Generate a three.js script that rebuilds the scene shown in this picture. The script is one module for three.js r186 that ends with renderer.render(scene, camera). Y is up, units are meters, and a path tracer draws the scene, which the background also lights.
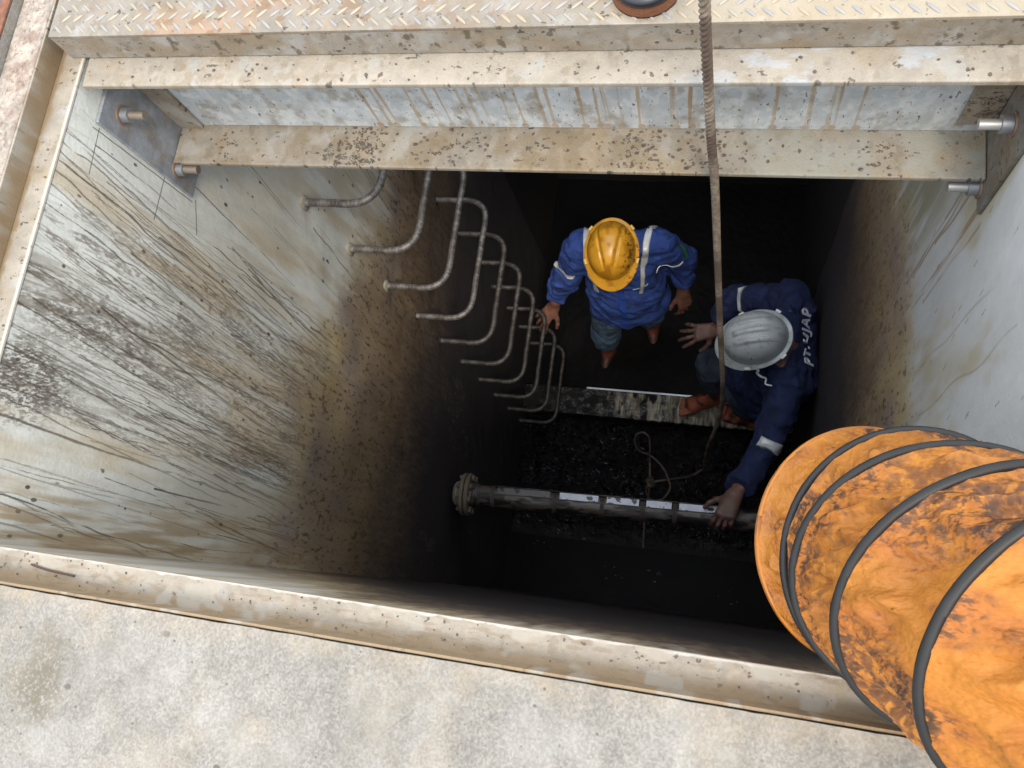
import * as THREE from 'three';
import { mergeGeometries } from 'three/addons/utils/BufferGeometryUtils.js';
import { RoundedBoxGeometry } from 'three/addons/geometries/RoundedBoxGeometry.js';
import { TextGeometry } from 'three/addons/geometries/TextGeometry.js';
import { FontLoader } from 'three/addons/loaders/FontLoader.js';

// ------------------------------------------------------------------ camera
// y = 0 is the top of the concrete slab, x = 0 the left wall of the pit, z = 0 its near wall
const scene = new THREE.Scene();
const camera = new THREE.PerspectiveCamera(48.88, 4 / 3, 0.05, 500);
camera.position.set(1.1358, 1.04, -0.057);
camera.rotation.set(-1.2352, 0.8234, -0.7114, 'YXZ');
scene.add(camera);
// ------------------------------------------------------------------ sky, sun, exposure
{
  const w = 64, h = 32, d = new Float32Array(w * h * 4);
  for (let j = 0; j < h; j++) for (let i = 0; i < w; i++) {
    const el = (j + 0.5) / h * Math.PI - Math.PI / 2;              // row 0 = straight down
    const s = Math.max(0, Math.sin(el)), l = el > 0 ? 0.75 + 0.45 * s : 0.35, o = (j * w + i) * 4;
    d[o] = l * 0.96; d[o + 1] = l * 1.0; d[o + 2] = l * 1.07; d[o + 3] = 1;
  }
  const t = new THREE.DataTexture(d, w, h, THREE.RGBAFormat, THREE.FloatType);
  t.mapping = THREE.EquirectangularReflectionMapping; t.minFilter = t.magFilter = THREE.LinearFilter; t.needsUpdate = true;
  scene.background = t; scene.environment = t;
}
const sun = new THREE.DirectionalLight(0xfff0dc, 1.1);
sun.position.set(2.2, 6, 2.0); sun.target.position.set(0.7, -1, -0.7);
sun.castShadow = true; sun.shadow.radius = 30; sun.shadow.mapSize.set(2048, 2048);
Object.assign(sun.shadow.camera, { left: -4, right: 4, top: 4, bottom: -4, near: 0.1, far: 20 });
scene.add(sun, sun.target);
const renderer = new THREE.WebGLRenderer({ antialias: true });
renderer.toneMapping = THREE.LinearToneMapping;
renderer.toneMappingExposure = 2.65;
renderer.shadowMap.enabled = true;

// ------------------------------------------------------------------ helpers
const W = 1.53, ZB = -0.787, LEDGE = -0.06, SLUDGE = -3.85, FAR = -2.6;
let seed = 7;
const rnd = () => { seed = (seed + 0x6D2B79F5) | 0; let t = Math.imul(seed ^ seed >>> 15, 1 | seed); t = t + Math.imul(t ^ t >>> 7, 61 | t) ^ t; return ((t ^ t >>> 14) >>> 0) / 4294967296; };
const rr = (a, b) => a + (b - a) * rnd();
const clamp = (x, a = 0, b = 1) => Math.min(b, Math.max(a, x));
const ss = (a, b, x) => { const t = clamp((x - a) / (b - a)); return t * t * (3 - 2 * t); };
const lerp = (a, b, t) => a + (b - a) * t;
const PT = new Float32Array(65536); for (let i = 0; i < 65536; i++) PT[i] = rnd();
function N(x, y) {                                             // value noise 0..1
  const xi = Math.floor(x), yi = Math.floor(y); let fx = x - xi, fy = y - yi;
  fx = fx * fx * (3 - 2 * fx); fy = fy * fy * (3 - 2 * fy);
  const a = xi & 255, b = (xi + 1) & 255, c = (yi & 255) << 8, e = ((yi + 1) & 255) << 8;
  return (PT[c + a] * (1 - fx) + PT[c + b] * fx) * (1 - fy) + (PT[e + a] * (1 - fx) + PT[e + b] * fx) * fy;
}
function F(x, y, o = 4) { let s = 0, a = 0.5, n = 0; for (let i = 0; i < o; i++) { s += a * N(x, y); n += a; a *= 0.55; x = x * 2.03 + 17.3; y = y * 2.03 + 5.7; } return s / n; }
function N3(x, y, z) { return (N(x + z * 0.71, y + 31.7) + N(y + x * 0.63 + 11.1, z + 7.3) + N(z - y * 0.59 + 3.9, x + 71.3)) / 3; }
const mix3 = (c, d, t) => { c[0] += (d[0] - c[0]) * t; c[1] += (d[1] - c[1]) * t; c[2] += (d[2] - c[2]) * t; };
// colour texture: fn(u, v, out) writes sRGB 0..255; v = 0 is the first row
function tex(w, h, fn, srgb = true) {
  const d = new Uint8Array(w * h * 4), c = [0, 0, 0];
  for (let j = 0; j < h; j++) for (let i = 0; i < w; i++) {
    fn((i + 0.5) / w, (j + 0.5) / h, c); const o = (j * w + i) * 4;
    d[o] = clamp(c[0], 0, 255); d[o + 1] = clamp(c[1], 0, 255); d[o + 2] = clamp(c[2], 0, 255); d[o + 3] = 255;
  }
  const t = new THREE.DataTexture(d, w, h, THREE.RGBAFormat);
  if (srgb) t.colorSpace = THREE.SRGBColorSpace;
  t.wrapS = t.wrapT = THREE.RepeatWrapping; t.magFilter = THREE.LinearFilter; t.minFilter = THREE.LinearMipmapLinearFilter; t.generateMipmaps = true; t.needsUpdate = true;
  return t;
}
// a float layer (0..1 coverage) that strokes and blots are painted into, in metres
class Layer {
  constructor(w, h, x0, x1, y0, y1) { Object.assign(this, { w, h, x0, x1, y0, y1 }); this.d = new Float32Array(w * h); }
  px(x) { return (x - this.x0) / (this.x1 - this.x0) * this.w; }
  py(y) { return (y - this.y0) / (this.y1 - this.y0) * this.h; }
  dab(x, y, rx, ry, a) {
    const cx = this.px(x), cy = this.py(y), ax = Math.max(0.6, Math.abs(rx / (this.x1 - this.x0) * this.w)), ay = Math.max(0.6, Math.abs(ry / (this.y1 - this.y0) * this.h));
    for (let j = Math.max(0, Math.floor(cy - ay)); j <= Math.min(this.h - 1, cy + ay); j++) for (let i = Math.max(0, Math.floor(cx - ax)); i <= Math.min(this.w - 1, cx + ax); i++) {
      const q = ((i + 0.5 - cx) / ax) ** 2 + ((j + 0.5 - cy) / ay) ** 2; if (q > 1) continue;
      const k = j * this.w + i, t = a * Math.min(1, 2.2 * (1 - q)); if (t > this.d[k]) this.d[k] = t;
    }
  }
  stroke(xa, ya, xb, yb, r, a, wob = 0.01) {
    const L = Math.hypot(xb - xa, yb - ya), n = Math.ceil(L / (r * 0.7)), s = rnd() * 99;
    for (let i = 0; i <= n; i++) {
      const t = i / n, q = F(s + t * L * 9, s, 3), e = (N(s + t * L * 5, 3.3) - 0.5) * 2 * wob + (N(s + t * L * 25, 8.3) - 0.5) * wob * 0.5;
      const al = a * ss(0.22, 0.5, q) * (1 - 0.55 * t), rad = r * (0.5 + q) * (1 - 0.35 * t);
      if (al > 0.03) this.dab(xa + (xb - xa) * t + e, ya + (yb - ya) * t, rad, rad * 1.3, al);
    }
  }
  at(x, y) {
    const i = Math.floor(this.px(x)), j = Math.floor(this.py(y));
    return i < 0 || j < 0 || i >= this.w || j >= this.h ? 0 : this.d[j * this.w + i];
  }
}
const M = (o) => new THREE.MeshStandardMaterial({ roughness: 0.85, ...o });
function mesh(name, geo, mat, parent) { const m = new THREE.Mesh(geo, mat); m.name = name; m.castShadow = m.receiveShadow = true; if (parent) parent.add(m); return m; }
const used = {};
const numbered = (n) => { used[n] = (used[n] ?? -1) + 1; return used[n] ? `${n}_${String(used[n]).padStart(3, '0')}` : n; };
function tag(o, label, category, group, kind) {
  Object.assign(o.userData, { label, category }); if (group) o.userData.group = group; if (kind) o.userData.kind = kind;
  o.name = numbered(o.name); scene.add(o); return o;
}
function thing(name, label, category, pos = [0, 0, 0], group) { const g = new THREE.Group(); g.name = name; g.position.set(...pos); return tag(g, label, category, group); }
function struct(name, geo, mat, label, category) { return tag(mesh(name, geo, mat), label, category, null, 'structure'); }
// rounded box between two corners; uv by the face direction in metres (x,z) (x,y) (z,y), then mapped by uv(u, v)
function rbox(x0, x1, y0, y1, z0, z1, r = 0.002, uv = null, seg = 2) {
  const g = r ? new RoundedBoxGeometry(x1 - x0, y1 - y0, z1 - z0, seg, r) : new THREE.BoxGeometry(x1 - x0, y1 - y0, z1 - z0);
  g.translate((x0 + x1) / 2, (y0 + y1) / 2, (z0 + z1) / 2); planar(g, uv); return g;
}
function planar(g, uv) {
  const p = g.attributes.position, n = g.attributes.normal, u = new Float32Array(p.count * 2);
  for (let i = 0; i < p.count; i++) {
    const ax = Math.abs(n.getX(i)), ay = Math.abs(n.getY(i)), az = Math.abs(n.getZ(i));
    let a, b; if (ay >= ax && ay >= az) { a = p.getX(i); b = p.getZ(i); } else if (az >= ax) { a = p.getX(i); b = p.getY(i); } else { a = p.getZ(i); b = p.getY(i); }
    if (uv) [a, b] = uv(a, b, p.getX(i), p.getY(i), p.getZ(i)); u[2 * i] = a; u[2 * i + 1] = b;
  }
  g.setAttribute('uv', new THREE.BufferAttribute(u, 2)); return g;
}
const V = (x, y, z) => new THREE.Vector3(x, y, z);
const clean = (g) => { const q = g.index ? g.toNonIndexed() : g; for (const k of Object.keys(q.attributes)) if (!['position', 'normal', 'uv'].includes(k)) q.deleteAttribute(k); return q; };
const merge = (a) => mergeGeometries(a.map(clean));
// tube along points with a radius function r(s, angle) in metres, s = arc length
function tube(pts, step, nr, rad, closed = false) {
  const c = new THREE.CatmullRomCurve3(pts, closed, 'centripetal'); c.arcLengthDivisions = 2000;
  const L = c.getLength(), n = Math.max(4, Math.round(L / step)), fr = c.computeFrenetFrames(n, closed), P = [], U = [], I = [];
  for (let i = 0; i <= n; i++) {
    const o = c.getPointAt(i / n), s = L * i / n;
    for (let j = 0; j <= nr; j++) {
      const a = j / nr * Math.PI * 2, r = rad(s, a, L), b = fr.binormals[i], m = fr.normals[i];
      P.push(o.x + r * (Math.cos(a) * m.x + Math.sin(a) * b.x), o.y + r * (Math.cos(a) * m.y + Math.sin(a) * b.y), o.z + r * (Math.cos(a) * m.z + Math.sin(a) * b.z)); U.push(s, j / nr);
    }
  }
  for (let i = 0; i < n; i++) for (let j = 0; j < nr; j++) { const a = i * (nr + 1) + j, b = a + nr + 1; I.push(a, a + 1, b, b, a + 1, b + 1); }
  if (!closed) for (const e of [0, n]) {
    const k = P.length / 3, o = c.getPointAt(e / n); P.push(o.x, o.y, o.z); U.push(0, 0);
    for (let j = 0; j < nr; j++) { const a = e * (nr + 1) + j; if (e) I.push(k, a, a + 1); else I.push(k, a + 1, a); }
  }
  const g = new THREE.BufferGeometry(); g.setAttribute('position', new THREE.Float32BufferAttribute(P, 3)); g.setAttribute('uv', new THREE.Float32BufferAttribute(U, 2)); g.setIndex(I); g.computeVertexNormals(); return g;
}

// ------------------------------------------------------------------ concrete slab round the pit
const concreteTex = (() => {
  const spots = new Layer(2048, 2048, 0, 1.6, 0, 1.6);
  for (let i = 0; i < 1300; i++) { const r = rr(0.0006, 0.0022) * (rnd() < 0.06 ? 2.2 : 1); spots.dab(rr(0, 1.6), rr(0, 1.6), r * rr(0.7, 1.4), r, rr(0.2, 0.75)); }
  for (let i = 0; i < 3; i++) { let x = rr(0.1, 1.4), y = rr(0.06, 0.3), a = rr(-0.6, 0.6); for (let k = 0; k < 6; k++) { const l = rr(0.02, 0.05), x2 = x + l * Math.cos(a), y2 = y + l * Math.sin(a); spots.stroke(x, y, x2, y2, 0.0007, 0.5, 0.002); x = x2; y = y2; a += rr(-0.5, 0.5); } }
  for (let i = 0; i < 60; i++) { const x = rr(0, 1.6), y = rr(0, 1.6), a = rr(0, 6.3), l = rr(0.02, 0.1); spots.stroke(x, y, x + l * Math.cos(a), y + l * Math.sin(a), 0.0009, 0.3, 0.004); }
  return tex(2048, 2048, (u, v, c) => {
    const x = u * 1.6, z = v * 1.6, b = F(x * 7, z * 7, 4), m = F(x * 40 + 9, z * 40, 4), f = F(x * 330, z * 330, 3);
    const k = 118 + (b - 0.5) * 20 + (m - 0.5) * 22 + (F(x * 420, z * 420, 2) - 0.5) * 40 + (f - 0.5) * 14;
    c[0] = k * 1.01; c[1] = k * 0.985; c[2] = k * 0.935;
    mix3(c, [140, 122, 92], 0.22 * ss(0.5, 0.8, F(x * 12 + 40, z * 12 + 3, 5)));           // yellowish stains
    mix3(c, [146, 146, 143], 0.4 * ss(0.42, 0.85, F(x * 17 + 80, z * 17, 5)));             // pale cement bloom
    mix3(c, [110, 107, 100], 0.3 * ss(0.5, 0.8, F(x * 30 + 5, z * 30 + 60, 5)));
    mix3(c, [92, 86, 72], 0.8 * ss(0.085, 0.012, Math.hypot((x - 0.276) * 1.3, z - 0.166) * (0.35 + 1.3 * F(x * 45, z * 45, 5))) * ss(0.25, 0.55, F(x * 300, z * 300, 3))); // oil blot
    const e = z < 0.2 ? ss(0.085, 0.048, z + (F(x * 30, 2, 3) - 0.5) * 0.045) : 0;
    mix3(c, [150, 132, 104], 0.4 * e * F(x * 50, z * 200, 2));
    mix3(c, [62, 56, 48], 0.85 * spots.at(x, z));
  });
})();
const concreteBump = tex(1024, 1024, (u, v, c) => { const k = 255 * (0.6 * F(u * 60, v * 60, 4) + 0.4 * F(u * 250, v * 250, 2)); c[0] = c[1] = c[2] = k; }, false);
{
  const s = new THREE.Shape(); s.moveTo(-150, -150); s.lineTo(150, -150); s.lineTo(150, 150); s.lineTo(-150, 150); s.closePath();
  const h = new THREE.Path(); h.moveTo(-0.118, 2.66); h.lineTo(W + 0.052, 2.66); h.lineTo(W + 0.052, -0.0488);   // shape y = -z; unseen hole behind the cover added for skylight
  for (let i = 0; i <= 160; i++) { const x = lerp(W + 0.052, -0.118, i / 160); if (i && i < 160) h.lineTo(x, -0.0492 + (F(x * 40, 4, 4) - 0.5) * 0.0022); }
  h.lineTo(-0.118, -0.0488); h.closePath(); s.holes.push(h);
  const g = new THREE.ExtrudeGeometry(s, { depth: 0.055, bevelEnabled: false, curveSegments: 4 }); g.rotateX(-Math.PI / 2); g.translate(0, -0.055, 0);
  planar(g, (a, b) => [a / 1.6, b / 1.6]);
  struct('ground', g, M({ map: concreteTex, bumpMap: concreteBump, bumpScale: 0.0015, roughness: 0.93 }), 'pale weathered concrete slab around the pit, with a dark blot', 'concrete slab');
}
// dirty cream paint over steel: shared recipe for the frame, the beam and the cover
function cream(x, z, c, dirt = 1, k0 = 178, gain = 0.755) {
  const b = F(x * 11 + 3, z * 13, 4), m = F(x * 70, z * 60 + 8, 4), f = N(x * 600, z * 600);
  const k = k0 + (b - 0.5) * 34 + (m - 0.5) * 26 + (f - 0.5) * 12;
  c[0] = k * 1.0; c[1] = k * 0.952; c[2] = k * 0.868;
  mix3(c, [160, 130, 90], 0.32 * dirt * ss(0.5, 0.8, F(x * 17 + 70, z * 15 + 9, 5)));
  mix3(c, [124, 108, 84], 0.4 * dirt * ss(0.6, 0.76, F(x * 46 + 7, z * 40 + 30, 5)));
  mix3(c, [52, 42, 32], 0.75 * dirt * ss(0.74, 0.80, F(x * 95 + 2, z * 110 + 90, 3)));
  mix3(c, [196, 198, 196], 0.5 * ss(0.6, 0.75, F(x * 22 + 33, z * 20 + 50, 4)));
  c[0] *= gain; c[1] *= gain; c[2] *= gain;
}
const grain = tex(512, 512, (u, v, c) => { c[0] = c[1] = c[2] = 255 * (0.5 * F(u * 40, v * 40, 3) + 0.5 * F(u * 130, v * 130, 2)); }, false);
const gb = (x, y) => { const t = grain.clone(); t.repeat.set(x, y); t.needsUpdate = true; return t; };
{
  // concrete strip left of the frame, rusty strip and blue-grey plate beyond it
  const st = tex(512, 2048, (u, v, c) => {
    const x = u * 0.07, z = v * 2.7, b = F(x * 30, z * 9, 4), m = F(x * 160, z * 160, 3); const k = 148 + (b - 0.5) * 60 + (m - 0.5) * 50;
    c[0] = k; c[1] = k * 0.94; c[2] = k * 0.87; mix3(c, [92, 66, 54], 0.5 * ss(0.45, 0.8, F(x * 40 + 4, z * 34, 5))); mix3(c, [70, 60, 44], 0.4 * ss(0.6, 0.78, F(x * 200, z * 200 + 7, 3)));
  });
  struct('kerb', rbox(-0.117, -0.0505, -0.058, -0.016, -2.66, 0.0475, 0.004, (a, b, x, y, z) => [(x + 0.118) / 0.07, -z / 2.7]), M({ map: st, bumpMap: gb(1, 30), bumpScale: 0.001, roughness: 0.9 }), 'stained pinkish concrete kerb strip along the left side of the pit', 'kerb');
  const rust = tex(256, 1024, (u, v, c) => { const k = F(u * 4, v * 60, 4); c[0] = 70 + 70 * k; c[1] = 44 + 48 * k; c[2] = 34 + 30 * k; });
  tag(mesh('steel_strip', rbox(-0.138, -0.1185, 0.001, 0.006, -2.6, -0.3, 0.0015, (a, b, x, y, z) => [x * 8, z]), M({ map: rust, roughness: 0.85 })), 'narrow rust brown steel strip in the top left corner beside the kerb', 'steel strip');
  tag(mesh('steel_plate', rbox(-0.9, -0.14, 0.001, 0.008, -2.6, -0.45, 0.002), M({ color: 0x8493a8, roughness: 0.6 })), 'blue grey steel plate at the extreme top left corner of the photo', 'steel plate');
}
// ------------------------------------------------------------------ pit walls
// the vertical texture axis is stretched so that the near top of a wall gets most of the pixels
const vOf = (y) => Math.log(1 + 1.3 * -y) / Math.log(1 + 1.3 * 4), yOf = (v) => -(Math.exp(v * Math.log(1 + 1.3 * 4)) - 1) / 1.3;
function wallGeo(axis, at, a0, a1, sign, rough = 0) {           // the inner face, gridded, plus a back, as one closed sheet 0.2 m thick
  const na = 80, ny = 160, P = [], U = [], I = [];
  for (let s = 0; s < 2; s++) for (let j = 0; j <= ny; j++) for (let i = 0; i <= na; i++) {
    const a = lerp(a0, a1, i / na), y = s ? lerp(-0.068, -4, j / ny) : lerp(-0.068, -4, j / ny);
    const d = s ? -0.2 * sign : sign * rough * (F(a * 7, y * 7, 4) - 0.5) * ss(-0.1, -1.6, y);
    if (axis === 'x') P.push(at + d, y, a); else P.push(a, y, at + d);
    U.push((a - a0) / (a1 - a0), vOf(y));
  }
  const st = (na + 1) * (ny + 1);
  for (let s = 0; s < 2; s++) for (let j = 0; j < ny; j++) for (let i = 0; i < na; i++) {
    const p = s * st + j * (na + 1) + i, q = p + na + 1, fl = (axis === 'x') === (sign > 0) ? s : 1 - s;
    if (fl) I.push(p, q, p + 1, p + 1, q, q + 1); else I.push(p, p + 1, q, p + 1, q + 1, q);
  }
  const dup = (k) => { P.push(P[3 * k], P[3 * k + 1], P[3 * k + 2]); U.push(U[2 * k], U[2 * k + 1]); return P.length / 3 - 1; };
  for (const [f, s0] of [[0, 1], [ny * (na + 1), -1]]) { const a = dup(f), b = dup(f + na), c = dup(st + f), d = dup(st + f + na); if ((axis === 'x') === (sign * s0 > 0)) I.push(a, c, b, b, c, d); else I.push(a, b, c, b, d, c); }
  const g = new THREE.BufferGeometry(); g.setAttribute('position', new THREE.Float32BufferAttribute(P, 3)); g.setAttribute('uv', new THREE.Float32BufferAttribute(U, 2)); g.setIndex(I); g.computeVertexNormals(); return g;
}
const BLACK = [40, 36, 37], BROWN = [122, 101, 76];
function sludgeFade(c, a, y, y0, y1, y2) {                     // pale paint -> brown scum line -> black sludge coat, ragged
  const rag = (F(a * 5, y * 3, 4) - 0.5) * 0.42 + (F(a * 60, y * 5, 3) - 0.5) * 0.16;
  const t = -y + rag;
  const w = ss(y0 - 0.06, y0 + 0.26, t); mix3(c, [148 + 50 * (N(a * 9, y * 9) - 0.5), 131 + 46 * (N(a * 9, y * 9) - 0.5), 107], 0.8 * w);
  mix3(c, BROWN, 0.85 * ss(y0 + 0.05, y1, t));
  mix3(c, [46, 36, 26], ss(0.56, 0.8, F(a * 110, y * 50, 5)) * 0.6 * w);
  mix3(c, y < -2.2 ? [56, 51, 53] : y < -1.6 ? [lerp(40, 56, (-1.6 - y) / 0.6), lerp(36, 51, (-1.6 - y) / 0.6), lerp(37, 53, (-1.6 - y) / 0.6)] : BLACK, ss(y1 - 0.35, y2 + 0.1, t + (F(a * 90, y * 24, 3) - 0.5) * 0.35));  // coat lightened with depth, making up for the little light that gets there
}
const wallBump = tex(1024, 1024, (u, v, c) => { const y = yOf(v), k = 0.45 * F(u * 40, y * 16, 4) + 0.35 * F(u * 190, y * 60, 3) + 0.2 * N(u * 500, y * 200); c[0] = c[1] = c[2] = 255 * k; }, false);
{
  // left wall: drips and splashes that ran down from the rim
  const L = new Layer(2048, 2048, 0.05, -2.0, 0, 1), FL = new Layer(2048, 2048, 0.05, -2.0, 0, 1);
  const ly = (l, z0, y0, z1, y1, r, a, wob) => {               // stroke in (z, y): cut into short pieces because the axis is stretched
    const n = Math.max(2, Math.ceil(Math.abs(y1 - y0) / 0.006)), s = rnd() * 99; let al = 0;
    for (let i = 0; i <= n; i++) {
      const t = i / n, y = lerp(y0, y1, t), q = F(s + t * 7 * Math.abs(y1 - y0) * 3, s, 3), e = (N(s + (y - y0) * 4, 1.7) - 0.5) * 2 * wob + (N(s + y * 26, 5.1) - 0.5) * wob * 0.6;
      al = a * ss(0.14, 0.44, q) * (1 - 0.6 * t);
      if (al > 0.03) { const z = lerp(z0, z1, t) + e, rad = r * (0.45 + q); l.dab(z, vOf(y), rad, Math.abs(vOf(y - 0.0065) - vOf(y)) * 1.1, al); }
    }
  };
  for (let i = 0; i < 300; i++) {                              // fine drips
    const c = rnd(), z = c < 0.62 ? rr(-0.72, -0.27) : c < 0.8 ? rr(-0.36, -0.2) : c < 0.9 ? rr(-0.14, -0.03) : rr(-1.4, -0.1);
    const y0 = -Math.pow(rnd(), 1.3) * 1.25 - 0.02, len = rr(0.12, 0.9) * (rnd() < 0.25 ? 1.6 : 1);
    ly(L, z, y0, z + len * rr(0.02, 0.16), y0 - len, rr(0.0005, 0.0015) * (1 - 0.3 * y0) * (rnd() < 0.12 ? 1.8 : 1), rr(0.25, 0.9), rr(0.002, 0.011));
  }
  for (let i = 0; i < 150; i++) {                               // broad smears
    const z = rr(-0.62, -0.24), y0 = -Math.pow(rnd(), 1.2) * 1.1 - 0.03, len = rr(0.15, 0.5);
    ly(FL, z, y0, z + len * rr(0.04, 0.14), y0 - len, rr(0.0022, 0.006) * (rnd() < 0.3 ? 3.2 : 1), rr(0.25, 0.8), 0.012);
  }
  for (let i = 0; i < 260; i++) { const y = -rr(0.05, 2.2), r = rr(0.0012, 0.004) * (1 - 0.4 * y); L.dab(rr(-1.6, 0), vOf(y), r, Math.abs(vOf(y - r * rr(1, 2.4)) - vOf(y)), rr(0.4, 0.95)); }
  // pencil marks by the bracket
  for (const [z0, y0, z1, y1] of [[-0.742, -0.12, -0.748, -0.43], [-0.748, -0.135, -0.66, -0.14], [-0.752, -0.33, -0.66, -0.33], [-0.757, -0.44, -0.69, -0.47]]) { const n = 240; for (let i = 0; i <= n; i++) { const y = lerp(y0, y1, i / n); L.dab(lerp(z0, z1, i / n), vOf(y), 0.0012, 0.0006, 0.9); } }
  const SC = new Layer(1024, 1024, 0.05, -2.0, 0, 1);          // scraped and splashed pale patches in the sludge
  for (const [z, y, n, sp] of [[-0.80, -2.42, 130, 0.085], [-0.66, -2.62, 60, 0.09], [-0.15, -2.42, 40, 0.03], [-0.18, -2.30, 16, 0.02], [-0.95, -1.95, 30, 0.05], [-0.3, -2.9, 14, 0.1]]) for (let i = 0; i < n; i++) { const a = rr(0, 6.3), r = Math.sqrt(rnd()) * sp, q = rr(0.002, 0.009); SC.dab(z + r * Math.cos(a), vOf(y + r * 2.2 * Math.sin(a)), q, Math.abs(vOf(y - q * rr(1, 3)) - vOf(y)), rr(0.2, 0.75)); }
  const t = tex(2048, 2048, (u, v, c) => {
    const z = 0.05 - 2.05 * u, y = yOf(v), b = F(z * 6, y * 4, 4), m = F(z * 50, y * 26, 4);
    let k = 202 + (b - 0.5) * 34 + (m - 0.5) * 20 + (N(z * 700, y * 300) - 0.5) * 9;
    c[0] = k * 0.975; c[1] = k * 0.985; c[2] = k * 0.95;
    mix3(c, [168, 146, 112], 0.5 * ss(0.5, 0.75, F(z * 14 + 5, y * 2.2, 4)) * ss(-1.6, -0.5, z));
    mix3(c, [128, 100, 62], 0.55 * ss(-0.16, -0.03, z) * ss(0.4, 0.7, F(z * 70, y * 6, 4)));           // yellow drips in the near corner
    mix3(c, [160, 142, 112], 0.45 * ss(0.25, 1.1, -y) * ss(0.35, 0.65, F(z * 18, y * 3 + 9, 4)));
    const env = ss(-0.80, -0.6, z) * ss(-0.18, -0.30, z) * ss(1.7, 1.0, -y) * (0.35 + 0.65 * ss(0.4, 0.6, F(z * 9 - y * 0.9, y * 1.6 + 4, 3)));                            // the splashed field
    const st = F(z * 150 - y * 14, y * 3.2, 4), sp = F(z * 26 - y * 2.5, y * 3, 4);
    mix3(c, [106, 96, 82], 0.55 * env * ss(0.52, 0.68, st * 0.55 + sp * 0.45));
    mix3(c, [66, 59, 51], 0.7 * ss(0.12, 0.03, Math.hypot((z + 0.275) * 1.2, (y + 0.13) * 0.75) * (0.55 + 0.9 * F(z * 60, y * 30, 4))) * ss(0.36, 0.6, F(z * 420 - y * 60, y * 150, 4)));
    mix3(c, [72, 66, 57], 0.5 * ss(0.16, 0.02, Math.hypot((z + 0.40) * 1.9, (y + 0.22) * 0.65) * (0.5 + F(z * 40 - y * 3, y * 16, 4))) * ss(0.36, 0.62, F(z * 400 - y * 50, y * 120 + 3, 4)));
    mix3(c, [70, 60, 50], 0.72 * FL.d[Math.min(2047, (v * 2048) | 0) * 2048 + ((u * 2048) | 0)] * ss(0.3, 0.62, F(z * 380, y * 90, 4)));
    const dr = L.d[Math.min(2047, (v * 2048) | 0) * 2048 + ((u * 2048) | 0)];
    mix3(c, [50, 43, 36], 0.82 * dr);
    sludgeFade(c, z, y, 1.0 + 0.25 * ss(-0.5, -1.0, z), 1.8, 2.3);
    mix3(c, [112, 104, 88], 0.8 * SC.d[((v * 1024) | 0) * 1024 + ((u * 1024) | 0)]);
  });
  const g = wallGeo('x', 0, 0.05, -2.0, 1, 0.012);
  struct('wall_left', g, M({ map: t, bumpMap: wallBump, bumpScale: 0.0016, roughness: 0.72 }), 'pale painted left pit wall streaked with black drips, brown then black lower down', 'wall');
  struct('wall_left_back', wallGeo('x', 0, -2.0, FAR - 0.05, 1), M({ color: 0x1a1817, roughness: 0.8 }), 'dark far end of the left pit wall beyond the cover', 'wall');
}
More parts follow.
